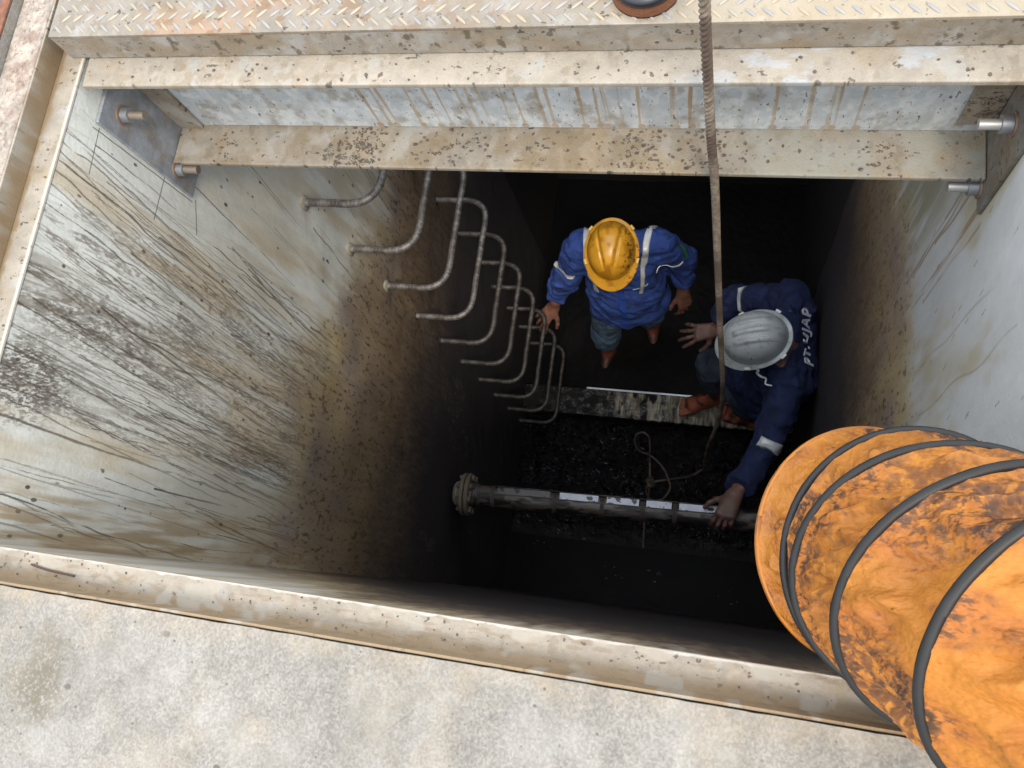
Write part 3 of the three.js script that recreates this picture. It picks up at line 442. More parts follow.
// ------------------------------------------------------------------ hose
{
  const g = thing('duct_hose', 'dirty orange flexible ventilation duct with black wire rings hanging into the pit', 'duct hose');
  const C = [[1.334, -0.134, -0.162], [1.369, -0.033, -0.141], [1.377, 0.069, -0.115], [1.403, 0.163, -0.09], [1.448, 0.255, -0.058], [1.505, 0.34, -0.012], [1.585, 0.405, 0.05], [1.69, 0.44, 0.125], [1.81, 0.44, 0.21], [1.94, 0.40, 0.3], [2.08, 0.34, 0.4], [2.22, 0.27, 0.5], [2.37, 0.2, 0.61], [2.53, 0.165, 0.73], [2.7, 0.165, 0.86]].map((q) => V(...q));
  const Nn = [[0.347, 0.911, 0.066], [0.22, 1.032, 0.208], [0.009, 0.792, 0.471], [0.165, 0.684, 0.502], [0.294, 0.776, 0.489]].map((q) => V(...q).normalize());
  const cv = new THREE.CatmullRomCurve3(C, false, 'centripetal'); for (let i = 5; i < C.length; i++) Nn.push(cv.getTangent(i / (C.length - 1)));
  const R0 = 0.15, frame = (n) => { const a = V(0, 0.3, 1).cross(n).normalize(); return [a, n.clone().cross(a)]; };
  const per = 20, nr = 240, P = [], U = [], I = [], rows = (C.length - 1) * per;
  for (let i = 0; i <= rows; i++) {
    const k = Math.min(C.length - 2, Math.floor(i / per)), t = i / per - k, p = cv.getPoint(i / rows), n = Nn[k].clone().lerp(Nn[k + 1], t).normalize(), [a, b] = frame(n), e = Math.sin(Math.PI * t);
    for (let j = 0; j <= nr; j++) {
      const th = j / nr * 2 * Math.PI, ct = Math.cos(th), st = Math.sin(th), s = i / per;
      const cre = F(ct * 5 + 11 + s * 1.1, st * 5 + s * 1.3 + 20, 3) - 0.5, fine = F(ct * 16 + s * 3, st * 16 - s * 4 + 9, 3) - 0.5;
      const fold = 1 - Math.abs(2 * N(ct * 4 + 3 + s * 1.9, st * 4 + 30 - s * 0.8) - 1);
      const r = R0 + e * (0.013 * fold * fold * fold * fold - 0.004 +-0.009 + 0.024 * cre + 0.012 * fine) + 0.0035 * Math.max(0, 1 - 9 * Math.min(t, 1 - t));
      P.push(p.x + r * (ct * a.x + st * b.x), p.y + r * (ct * a.y + st * b.y), p.z + r * (ct * a.z + st * b.z)); U.push(j / nr, s * 0.105 / 0.942);
    }
  }
  for (let i = 0; i < rows; i++) for (let j = 0; j < nr; j++) { const a = i * (nr + 1) + j, b = a + nr + 1; I.push(a, b, a + 1, a + 1, b, b + 1); }
  const fg = new THREE.BufferGeometry(); fg.setAttribute('position', new THREE.Float32BufferAttribute(P, 3)); fg.setAttribute('uv', new THREE.Float32BufferAttribute(U, 2)); fg.setIndex(I); fg.computeVertexNormals();
  const ft = tex(1536, 1536, (u, v, c) => {
    const x = u * 0.471, s = v * 0.6, b = F(x * 9, s * 9, 4), k = 1 + (b - 0.5) * 0.2 + (N(x * 700, s * 700) - 0.5) * 0.08;
    c[0] = 164 * k; c[1] = 103 * k; c[2] = 30 * k;
    const p = F(x * 8 + 40, s * 8 + 3, 5), p2 = F(x * 19 + 4, s * 19 + 30, 4), d = F(x * 120 + 7, s * 120, 4), e = F(x * 300, s * 300 + 9, 3);
    mix3(c, [150, 82, 28], 0.55 * ss(0.4, 0.7, p2));
    mix3(c, [192, 130, 56], 0.3 * ss(0.5, 0.75, F(x * 30 + 2, s * 22 + 70, 4)));
    mix3(c, [112, 66, 30], 0.75 * ss(0.36, 0.6, p) * ss(0.34, 0.58, d));
    mix3(c, [84, 52, 28], 0.8 * ss(0.38, 0.6, p * 0.6 + p2 * 0.4) * ss(0.44, 0.58, e * 0.5 + d * 0.5));
    mix3(c, [52, 36, 26], 0.75 * ss(0.5, 0.64, p2 * 0.45 + p * 0.3 + d * 0.25) * ss(0.36, 0.55, e));
  });
  const fb = tex(768, 768, (u, v, c) => { const x = u * 0.471, s = v * 0.6; c[0] = c[1] = c[2] = 255 * (0.6 * F(x * 34 + s * 14, s * 34, 4) + 0.4 * F(x * 150, s * 150, 3)); }, false);
  for (const t of [ft, fb]) { t.wrapS = t.wrapT = THREE.MirroredRepeatWrapping; t.repeat.set(2, 1.57); }
  mesh('duct_fabric', fg, M({ map: ft, bumpMap: fb, bumpScale: 0.006, roughness: 0.6, side: THREE.DoubleSide }), g);
  const ring = (k, r, m, name, R = R0 + 0.002) => { const [a, b] = frame(Nn[k]), pts = []; for (let i = 0; i < 48; i++) { const t = i / 48 * Math.PI * 2; pts.push(C[k].clone().addScaledVector(a, R * Math.cos(t)).addScaledVector(b, R * Math.sin(t))); } mesh(name, tube(pts, 0.012, 12, (s, q) => r * (1 + 0.12 * (N(s * 60, q) - 0.5)), true), m, g); };
  const rt = tex(512, 64, (u, v, c) => { const k = 15 + (F(u * 40, v * 4, 3) - 0.5) * 16; c[0] = k; c[1] = k * 1.02; c[2] = k * 1.06; });
  const rm = M({ map: rt, roughness: 0.55 });
  ring(0, 0.0042, M({ map: ft, roughness: 0.6 }), 'hem', R0);
  for (let k = 1; k < C.length; k++) ring(k, 0.0053, rm, 'wire_ring');
}
// ------------------------------------------------------------------ rope
{
  const g = thing('rope', 'grey brown twisted rope hanging past the beam to a loop on the sludge', 'rope');
  const fl = SLUDGE + 0.012, P = [V(1.03, 2.4, -0.755), V(1.045, 1.5, -0.756), V(1.062, 0.7, -0.757), V(1.077, 0.15, -0.758), V(1.087, -0.2, -0.77), V(1.093, -0.33, -0.774), V(1.104, -0.7, -0.77), V(1.117, -1.12, -0.76), V(1.133, -1.6, -0.755), V(1.137, -1.95, -0.758), V(1.122, -2.4, -0.764), V(1.094, -2.85, -0.77), V(1.076, -3.4, -0.785), V(1.07, -3.75, -0.797),
    V(1.05, fl + 0.01, -0.797), V(0.997, fl, -0.765), V(0.93, fl, -0.745), V(0.86, fl, -0.727), V(0.80, fl + 0.006, -0.71), V(0.777, fl + 0.012, -0.701), V(0.76, fl + 0.01, -0.66), V(0.775, fl, -0.618), V(0.815, fl, -0.602), V(0.86, fl, -0.622), V(0.892, fl, -0.685), V(0.876, fl + 0.016, -0.735), V(0.85, fl, -0.785), V(0.80, fl, -0.835), V(0.76, fl + 0.014, -0.858), V(0.70, fl, -0.88), V(0.665, fl, -0.93), V(0.672, fl, -0.975), V(0.71, fl, -0.99), V(0.745, fl, -0.965), V(0.756, fl + 0.004, -0.91), V(0.762, fl + 0.02, -0.855), V(0.768, fl, -0.78), V(0.777, fl + 0.022, -0.705), V(0.775, fl, -0.62), V(0.768, fl, -0.52), V(0.77, fl, -0.42), V(0.775, fl, -0.33)];
  const rt = tex(1024, 64, (u, v, c) => { const k = F(u * 160, v * 6, 3); c[0] = 104 + 70 * (k - 0.4); c[1] = 94 + 64 * (k - 0.4); c[2] = 82 + 58 * (k - 0.4); mix3(c, [58, 44, 36], 0.6 * ss(0.5, 0.7, F(u * 12 + 4, 2, 3))); });
  mesh('strand', tube(P, 0.0021, 18, (s, a) => (s > 6.22 ? 0.78 : 1) * (0.0062 + 0.0018 * (2 * Math.abs(Math.cos(1.5 * (a - s * 2 * Math.PI / 0.034))) - 1))), M({ map: rt, roughness: 0.95 }), g);
  const k = []; for (let i = 0; i < 3; i++) { const pts = []; for (let j = 0; j < 14; j++) { const a = j / 14 * 6.283; pts.push(V(0.777 + 0.017 * Math.cos(a + i) + 0.004 * i, fl + 0.012 + 0.013 * Math.sin(a) * (i - 1) + 0.006 * i, -0.703 + 0.017 * Math.sin(a + i) + (i - 1) * 0.008)); } k.push(tube(pts, 0.005, 10, () => 0.0075, true)); }
  mesh('knot', merge(k), M({ map: rt, roughness: 0.95 }), g);
}
// ------------------------------------------------------------------ pipe across the pit
{
  const A = V(0.066, -2.535, -0.392), B = V(W + 0.05, -2.62, -0.437), L = A.distanceTo(B);
  const g = thing('steel_pipe', 'muddy flanged steel pipe laid across the pit with pale strips on top', 'pipe', [A.x, A.y, A.z]);
  g.quaternion.setFromUnitVectors(V(1, 0, 0), B.clone().sub(A).normalize());
  const cyl = (r, x0, x1, n = 40) => new THREE.CylinderGeometry(r, r, x1 - x0, n, 1).rotateZ(-Math.PI / 2).translate((x0 + x1) / 2, 0, 0);
  const pt = tex(1024, 256, (u, v, c) => { const k = 84 + (F(u * 14, v * 30, 4) - 0.5) * 60; c[0] = k * 1.03; c[1] = k * 0.98; c[2] = k * 0.94; mix3(c, [92, 82, 68], 0.6 * ss(0.5, 0.65, F(u * 8 + 3, v * 14, 4))); mix3(c, [20, 19, 19], 0.8 * ss(0.48, 0.6, F(u * 12 + 8, v * 22, 3))); });
  const pm = M({ map: pt, roughness: 0.45, metalness: 0.2, bumpMap: grain, bumpScale: 0.002 });
  mesh('tube', cyl(0.0455, 0.03, L), pm, g);
  const fm = M({ color: 0x74695a, roughness: 0.8, bumpMap: grain, bumpScale: 0.003 });
  const fl = (x) => new THREE.LatheGeometry([[0.03, 0], [0.09, 0], [0.0925, 0.003], [0.0925, 0.015], [0.09, 0.018], [0.03, 0.018]].map((q) => new THREE.Vector2(...q)), 48).rotateZ(-Math.PI / 2).translate(x, 0, 0);
  mesh('flange', fl(0.004), fm, g); mesh('flange', fl(0.026), fm, g);
  mesh('end_stub', new THREE.LatheGeometry([[0, -0.034], [0.04, -0.034], [0.05, -0.026], [0.058, -0.012], [0.056, 0.004], [0, 0.004]].map((q) => new THREE.Vector2(...q)), 32).rotateZ(-Math.PI / 2), M({ color: 0x8b8474, roughness: 0.9, bumpMap: grain, bumpScale: 0.004 }), g);
  mesh('neck', new THREE.LatheGeometry([[0.045, 0], [0.06, 0], [0.05, 0.03], [0.0465, 0.045]].map((q) => new THREE.Vector2(...q)), 32).rotateZ(-Math.PI / 2).translate(0.044, 0, 0), pm, g);
  for (let i = 0; i < 8; i++) { const a = (i + 0.5) / 8 * 6.283, b = mesh('flange_bolt', new THREE.CylinderGeometry(0.0085, 0.0085, 0.068, 10).rotateZ(Math.PI / 2).translate(0.024, 0.075 * Math.cos(a), 0.075 * Math.sin(a)), fm, g); mesh('nut', new THREE.CylinderGeometry(0.0145, 0.0145, 0.012, 6).rotateZ(Math.PI / 2).translate(0.051, 0.075 * Math.cos(a), 0.075 * Math.sin(a)), fm, b); }
  // strips along the far upper side of the tube, held by clamps
  const at = tex(512, 64, (u, v, c) => { const k = 216 + (F(u * 20, v * 3, 3) - 0.5) * 40; c[0] = k * 0.95; c[1] = k * 0.98; c[2] = k * 1.05; mix3(c, [40, 38, 40], 0.85 * ss(0.58, 0.64, F(u * 16 + 5, v * 3 + 2, 4))); });
  const cuts = [[0.165, 0.395, 1], [0.435, 0.60, 0], [0.635, 0.77, 0], [0.80, 0.905, 0], [0.935, 1.09, 0]];
  for (const [a, b, k] of cuts) { const m = mesh('strip', rbox(a, b, 0.028, 0.0475, -0.031, -0.001, 0.002, (p, q) => [p * 2, q * 20]), M({ map: at, color: k ? 0x6f6a62 : 0xffffff, roughness: 0.4 }), g); m.rotation.x = -0.22; }
  for (const x of [0.145, 0.415, 0.617, 0.785, 0.92]) mesh('clamp', new THREE.CylinderGeometry(0.0485, 0.0485, 0.018, 40, 1).rotateZ(Math.PI / 2).translate(x, 0, 0), M({ color: 0x4a4540, roughness: 0.6, bumpMap: grain, bumpScale: 0.002 }), g);
  mesh('rail', merge([rbox(0.15, 1.1, 0.026, 0.052, -0.0345, -0.0315, 0.001), rbox(0.15, 1.1, 0.03, 0.050, -0.0005, 0.0025, 0.001)]), pm, g).rotation.x = -0.22;
}
tag(mesh('wire_scrap', tube([V(0.165, LEDGE + 0.003, 0.018), V(0.19, LEDGE + 0.0035, 0.0215), V(0.22, LEDGE + 0.003, 0.0235), V(0.243, LEDGE + 0.003, 0.0245)], 0.004, 8, () => 0.0016), M({ color: 0x4a3a32, roughness: 0.9 })), 'short dark wire scrap lying on the front ledge at the left', 'wire');

// ------------------------------------------------------------------ people: signed distance fields meshed with surface nets
function nets(sdf, lo, hi, h) {
  const nx = Math.ceil((hi[0] - lo[0]) / h) + 1, ny = Math.ceil((hi[1] - lo[1]) / h) + 1, nz = Math.ceil((hi[2] - lo[2]) / h) + 1;
  const D = new Float32Array(nx * ny * nz), id = (i, j, k) => (k * ny + j) * nx + i;
  // skip quickly: sample coarsely, refine only where the surface can be
  const q = 4;
  for (let k = 0; k < nz; k += q) for (let j = 0; j < ny; j += q) for (let i = 0; i < nx; i += q) {
    const d = sdf(lo[0] + (i + 1.5) * h, lo[1] + (j + 1.5) * h, lo[2] + (k + 1.5) * h), far = Math.abs(d) > h * q * 1.9;
    for (let c = k; c < Math.min(nz, k + q); c++) for (let b = j; b < Math.min(ny, j + q); b++) for (let a = i; a < Math.min(nx, i + q); a++) D[id(a, b, c)] = far ? d : sdf(lo[0] + a * h, lo[1] + b * h, lo[2] + c * h);
  }
  const vi = new Int32Array(nx * ny * nz).fill(-1), P = [], I = [];
  const E = [[0, 1], [2, 3], [4, 5], [6, 7], [0, 2], [1, 3], [4, 6], [5, 7], [0, 4], [1, 5], [2, 6], [3, 7]];
  for (let k = 0; k < nz - 1; k++) for (let j = 0; j < ny - 1; j++) for (let i = 0; i < nx - 1; i++) {
    const v = []; let m = 0;
    for (let c = 0; c < 8; c++) { const d = D[id(i + (c & 1), j + ((c >> 1) & 1), k + (c >> 2))]; v.push(d); if (d < 0) m |= 1 << c; }
    if (m === 0 || m === 255) continue;
    let x = 0, y = 0, z = 0, n = 0;
    for (const [a, b] of E) { if ((v[a] < 0) === (v[b] < 0)) continue; const t = v[a] / (v[a] - v[b]); x += (a & 1) + t * ((b & 1) - (a & 1)); y += ((a >> 1) & 1) + t * (((b >> 1) & 1) - ((a >> 1) & 1)); z += (a >> 2) + t * ((b >> 2) - (a >> 2)); n++; }
    vi[id(i, j, k)] = P.length / 3; P.push(lo[0] + (i + x / n) * h, lo[1] + (j + y / n) * h, lo[2] + (k + z / n) * h);
  }
  const quad = (a, b, c, d, f) => { if (a < 0 || b < 0 || c < 0 || d < 0) return; if (f) I.push(a, b, c, a, c, d); else I.push(a, c, b, a, d, c); };
  for (let k = 1; k < nz - 1; k++) for (let j = 1; j < ny - 1; j++) for (let i = 1; i < nx - 1; i++) {
    const s = D[id(i, j, k)] < 0;
    if (s !== (D[id(i + 1, j, k)] < 0)) quad(vi[id(i, j - 1, k - 1)], vi[id(i, j, k - 1)], vi[id(i, j, k)], vi[id(i, j - 1, k)], s);
    if (s !== (D[id(i, j + 1, k)] < 0)) quad(vi[id(i - 1, j, k - 1)], vi[id(i - 1, j, k)], vi[id(i, j, k)], vi[id(i, j, k - 1)], s);
    if (s !== (D[id(i, j, k + 1)] < 0)) quad(vi[id(i - 1, j - 1, k)], vi[id(i, j - 1, k)], vi[id(i, j, k)], vi[id(i - 1, j, k)], s);
  }
  const g = new THREE.BufferGeometry(), nrm = new Float32Array(P.length), e = h * 0.6;
  for (let i = 0; i < P.length; i += 3) { const g3 = grad(sdf, P[i], P[i + 1], P[i + 2], e); nrm[i] = g3.x; nrm[i + 1] = g3.y; nrm[i + 2] = g3.z; }
  g.setAttribute('position', new THREE.Float32BufferAttribute(P, 3)); g.setAttribute('normal', new THREE.BufferAttribute(nrm, 3)); g.setIndex(I); return g;
}
function grad(f, x, y, z, e) { return V(f(x + e, y, z) - f(x - e, y, z), f(x, y + e, z) - f(x, y - e, z), f(x, y, z + e) - f(x, y, z - e)).normalize(); }
const smin = (a, b, k) => { const h = Math.max(k - Math.abs(a - b), 0) / k; return Math.min(a, b) - h * h * k * 0.25; };
// bones: [A, B, rA, rB, blend]
function field(bones) {
  const n = bones.length, B = bones.map(([a, b, r, s, k]) => { const dx = b.x - a.x, dy = b.y - a.y, dz = b.z - a.z; return [a.x, a.y, a.z, dx, dy, dz, 1 / Math.max(1e-9, dx * dx + dy * dy + dz * dz), r, s, k ?? 0.03]; });
  return (x, y, z) => {
    let d = 1e3;
    for (let i = 0; i < n; i++) {
      const q = B[i], px = x - q[0], py = y - q[1], pz = z - q[2]; let t = (px * q[3] + py * q[4] + pz * q[5]) * q[6]; t = t < 0 ? 0 : t > 1 ? 1 : t;
      const ex = px - q[3] * t, ey = py - q[4] * t, ez = pz - q[5] * t, v = Math.sqrt(ex * ex + ey * ey + ez * ez) - (q[7] + (q[8] - q[7]) * t);
      d = smin(d, v, q[9]);
    }
    return d;
  };
}
function bounds(bones, pad) { const lo = [1e3, 1e3, 1e3], hi = [-1e3, -1e3, -1e3]; for (const [a, b, r, s] of bones) for (const [p, q] of [[a, r], [b, s]]) for (const [i, v] of [p.x, p.y, p.z].entries()) { lo[i] = Math.min(lo[i], v - q - pad); hi[i] = Math.max(hi[i], v + q + pad); } return [lo, hi]; }
// one hand: wrist, unit direction of the palm, unit normal of its back, side (+1: thumb lies along dir x normal)
function handBones(w, dir, nor, side, curl, spread, thumb = 0.8) {
  const d = dir.clone().normalize(), n = nor.clone().addScaledVector(d, -nor.dot(d)).normalize(), s = d.clone().cross(n).multiplyScalar(side);
  const at = (a, b, c) => w.clone().addScaledVector(d, a).addScaledVector(s, b).addScaledVector(n, c), out = [];
  const K = [[0.088, 0.030], [0.092, 0.010], [0.087, -0.011], [0.078, -0.030]], len = [[0.043, 0.026, 0.021], [0.047, 0.030, 0.022], [0.043, 0.028, 0.021], [0.034, 0.021, 0.019]];
  K.forEach(([a, b], i) => {
    const k = at(a, b, 0.002); out.push([at(0.002, b * 0.55, 0), k, 0.017, 0.0125, 0.02]);
    let p = k, ang = curl[i] * 0.7; const yaw = spread * (b / 0.03);
    len[i].forEach((l, j) => {
      const f = d.clone().multiplyScalar(Math.cos(ang)).addScaledVector(n, -Math.sin(ang)).addScaledVector(s, yaw * Math.cos(ang)).normalize(), e = p.clone().addScaledVector(f, l);
      out.push([p, e, 0.0098 - j * 0.0009, 0.009 - j * 0.001, 0.006]); p = e; ang += curl[i] * (j ? 0.5 : 0.8);
    });
  });
  let p = at(0.022, 0.022, -0.004); const dirs = [[0.55, thumb, -0.25], [0.8, thumb * 0.75, -0.3], [0.95, thumb * 0.4, -0.4]];
  [0.042, 0.032, 0.027].forEach((l, j) => { const f = V(0, 0, 0).addScaledVector(d, dirs[j][0]).addScaledVector(s, dirs[j][1]).addScaledVector(n, dirs[j][2]).normalize(), e = p.clone().addScaledVector(f, l); out.push([p, e, [0.015, 0.0115, 0.0105][j], [0.0118, 0.0105, 0.0088][j], j ? 0.006 : 0.018]); p = e; });
  return out;
}
// local head frame -> world; f forward, u up
function headFrame(c, f, u) { const F1 = f.clone().normalize(), S = u.clone().cross(F1).normalize(), U1 = F1.clone().cross(S); return { c, f: F1, s: S, u: U1, p: (a, b, e) => c.clone().addScaledVector(S, a).addScaledVector(U1, b).addScaledVector(F1, e) }; }
function headBones(h) {
  const o = [], P = h.p;
  o.push([P(0, 0.035, -0.022), P(0, 0.03, 0.022), 0.084, 0.078, 0.03], [P(-0.012, 0.02, 0.01), P(0.012, 0.02, 0.01), 0.076, 0.076, 0.03]);
  o.push([P(-0.03, -0.055, 0.03), P(0.03, -0.055, 0.03), 0.044, 0.044, 0.05], [P(-0.012, -0.092, 0.062), P(0.012, -0.092, 0.062), 0.024, 0.024, 0.04]);
  o.push([P(-0.05, 0.018, 0.072), P(0.05, 0.018, 0.072), 0.016, 0.016, 0.02]);
  o.push([P(0, 0.008, 0.092), P(0, -0.03, 0.108), 0.008, 0.0125, 0.012], [P(-0.013, -0.033, 0.096), P(0.013, -0.033, 0.096), 0.008, 0.008, 0.01]);
  o.push([P(-0.018, -0.062, 0.087), P(0.018, -0.062, 0.087), 0.007, 0.007, 0.008], [P(-0.016, -0.074, 0.085), P(0.016, -0.074, 0.085), 0.008, 0.008, 0.008]);
  for (const s of [-1, 1]) o.push([P(s * 0.045, -0.02, 0.068), P(s * 0.05, -0.026, 0.055), 0.02, 0.02, 0.03], [P(s * 0.08, 0.02, -0.006), P(s * 0.079, -0.028, 0.004), 0.014, 0.009, 0.01]);
  return o;
}
const UP = V(0, 1, 0);
function skinGeo(parts, h0) {                                   // parts: [bones, cell] merged into one continuous body
  const gs = []; for (const [b, c] of parts) { const [lo, hi] = bounds(b, c * 3); gs.push(nets(field(b), lo, hi, c)); }
  return mergeGeometries(gs);
}
function paint(g, fn) { const p = g.attributes.position, c = new Float32Array(p.count * 3), o = [0, 0, 0]; for (let i = 0; i < p.count; i++) { fn(p.getX(i), p.getY(i), p.getZ(i), o); c[3 * i] = o[0]; c[3 * i + 1] = o[1]; c[3 * i + 2] = o[2]; } g.setAttribute('color', new THREE.BufferAttribute(c, 3)); return g; }
// cloth field: bones grown, creased, and trimmed by planes [point, outward normal, reach]
function clothField(bones, grow, crease, cuts) {
  const f = field(bones.map(([a, b, r, s, k]) => [a, b, r + grow, s + grow, k]));
  const out = (x, y, z) => {
    let d = f(x, y, z); if (d > 0.08) return d;
    const w = N3(x * 17 + 3, y * 21, z * 17) - 0.5, w2 = N3(x * 42 + y * 14, y * 46 + 9, z * 42) - 0.5, w3 = 1 - Math.abs(2 * N3(x * 12 + 40, y * 15 + z * 6, z * 12) - 1) * 3;
    d -= crease * (w * 1.5 + w2 * 0.7 + 0.45 * Math.max(0, w3) - 0.5 * Math.max(0, 1 - 9 * Math.abs(N3(x * 9 + 80, y * 15 + x * 5, z * 9) - 0.5)));
    for (const [p, n, reach] of cuts) { const e = (x - p.x) * n.x + (y - p.y) * n.y + (z - p.z) * n.z; if (!reach || (x - p.x) ** 2 + (y - p.y) ** 2 + (z - p.z) ** 2 < reach * reach) d = Math.max(d, e); }
    return d;
  };
  out.smooth = f; return out;
}
function cloth(bones, grow, crease, cuts, cell) { const f = clothField(bones, grow, crease, cuts), [lo, hi] = bounds(bones, grow + cell * 3 + 0.02); return { f, g: nets(f, lo, hi, cell) }; }
// a ribbon lying on a cloth: points near the surface are pulled onto it
function onto(f, p, off) { const q = p.clone(); for (let i = 0; i < 12; i++) { const d = f(q.x, q.y, q.z) - off; q.addScaledVector(grad(f, q.x, q.y, q.z, 0.006), -d * 0.8); } return q; }
function along(f, p, off) { const fs = f.smooth, q = onto(fs, p, 0), n = grad(fs, q.x, q.y, q.z, 0.012); for (let i = 0; i < 10; i++) q.addScaledVector(n, -(f(q.x, q.y, q.z) - off) * 0.8); return q; }
function ribbon(f, pts, width, side, off = 0.004) {
  const c = new THREE.CatmullRomCurve3(pts), n = 36, m = 5, P = [], I = [], U = [];
  for (let lay = 0; lay < 2; lay++) for (let i = 0; i <= n; i++) {
    const o = c.getPoint(i / n), t = c.getTangent(i / n), s = t.clone().cross(side).normalize();
    for (let j = 0; j <= m; j++) { const q = along(f, o.clone().addScaledVector(s, (j / m - 0.5) * width), lay ? -0.004 : off); P.push(q.x, q.y, q.z); U.push(i / n * 8, j / m); }
  }
  for (let i = 0; i < n; i++) for (let j = 0; j < m; j++) { const a = i * (m + 1) + j, b = a + m + 1; I.push(a, b, a + 1, a + 1, b, b + 1); }
  const S = (n + 1) * (m + 1); for (let i = 0; i < n; i++) for (const j of [0, m]) { const a = i * (m + 1) + j, b = a + m + 1; I.push(a, a + S, b, b, a + S, b + S); }
  const g = new THREE.BufferGeometry(); g.setAttribute('position', new THREE.Float32BufferAttribute(P, 3)); g.setAttribute('uv', new THREE.Float32BufferAttribute(U, 2)); g.setIndex(I); g.computeVertexNormals(); return g;
}
// hard hat: dome, brim with a peak, and a crest function raising ribs (x across -1..1, z along -1..1)
function hardHat(crest, size = 1) {
  const nu = 96, nv = 44, P = [], I = [], A = 0.110 * size, B = 0.134 * size, H = 0.128 * size;
  const pt = (u, v, lay) => {
    const th = u * 2 * Math.PI, c = Math.cos(th), s = Math.sin(th); let x, y, z;
    const peak = Math.pow(Math.max(0, s), 1.6);
    if (v <= 1) { const ph = v * Math.PI / 2, q = Math.pow(Math.sin(ph), 0.9); x = A * q * c; z = B * q * s; y = H * Math.pow(Math.cos(ph), 0.86); y += crest(x / A, z / B) * ss(1.0, 0.75, v); }
    else { const e = v - 1, w = e * (0.016 + 0.036 * peak) * size; x = (A + w * (1 - 0.25 * peak)) * c; z = (B + w) * s; y = -e * (0.006 + 0.014 * peak); }
    if (lay) { const k = v <= 1 ? 0.968 : 1; x *= k; z *= k; y = v <= 1 ? y * 0.965 - 0.003 : y - 0.0035; } return [x, y, z];
  };
  const rows = []; for (let j = 0; j <= nv; j++) rows.push([Math.max(0.004, j / nv), 0]); for (let j = 1; j <= 8; j++) rows.push([1 + j / 8, 0]); for (let j = 8; j >= 1; j--) rows.push([1 + j / 8, 1]); for (let j = nv; j >= 0; j--) rows.push([Math.max(0.004, j / nv), 1]);
  for (const [v, l] of rows) for (let i = 0; i <= nu; i++) P.push(...pt(i / nu, v, l));
  for (let j = 0; j < rows.length - 1; j++) for (let i = 0; i < nu; i++) { const a = j * (nu + 1) + i, b = a + nu + 1; I.push(a, a + 1, b, b, a + 1, b + 1); }
  const g = new THREE.BufferGeometry(); g.setAttribute('position', new THREE.Float32BufferAttribute(P, 3)); g.setIndex(I); g.computeVertexNormals();
  return planar(g, (a, b, x, y, z) => [x * 3 + 0.5, z * 3 + 0.5]);
}
function place(o, h, a, b, e, tilt = 0) { o.position.copy(h.p(a, b, e)); o.quaternion.setFromRotationMatrix(new THREE.Matrix4().makeBasis(h.s, h.u, h.f)); if (tilt) o.rotateX(tilt); return o; }
const fabricBump = tex(512, 512, (u, v, c) => { c[0] = c[1] = c[2] = 255 * (0.5 * F(u * 24, v * 24, 4) + 0.5 * N(u * 200, v * 200)); }, false);
const fabric = (r, g, b, dirt) => tex(512, 512, (u, v, c) => { const k = 0.86 + 0.28 * F(u * 20, v * 20, 4); c[0] = r * k; c[1] = g * k; c[2] = b * k; mix3(c, dirt, 0.5 * ss(0.55, 0.75, F(u * 9 + 5, v * 9, 4))); });
const FONT = await new FontLoader().loadAsync('fonts/droid/droid_sans_bold.typeface.json');
function lettering(f, text, size, map) { const g = new TextGeometry(text, { font: FONT, size, depth: 0.004, curveSegments: 4 }), p = g.attributes.position; g.computeBoundingBox(); const cx = g.boundingBox.max.x / 2; for (let i = 0; i < p.count; i++) { const q = along(f, map(p.getX(i) - cx, p.getY(i)), 0.002 + p.getZ(i)); p.setXYZ(i, q.x, q.y, q.z); } g.computeVertexNormals(); return g; }
const TAPE = M({ color: 0xd3d9dc, roughness: 0.35, metalness: 0.1 }), HAIR = M({ color: 0x17120f, roughness: 0.9 }), EYE = M({ color: 0xd8d2c8, roughness: 0.3 });
const skinMat = () => M({ vertexColors: true, roughness: 0.5, bumpMap: fabricBump, bumpScale: 0.001 });

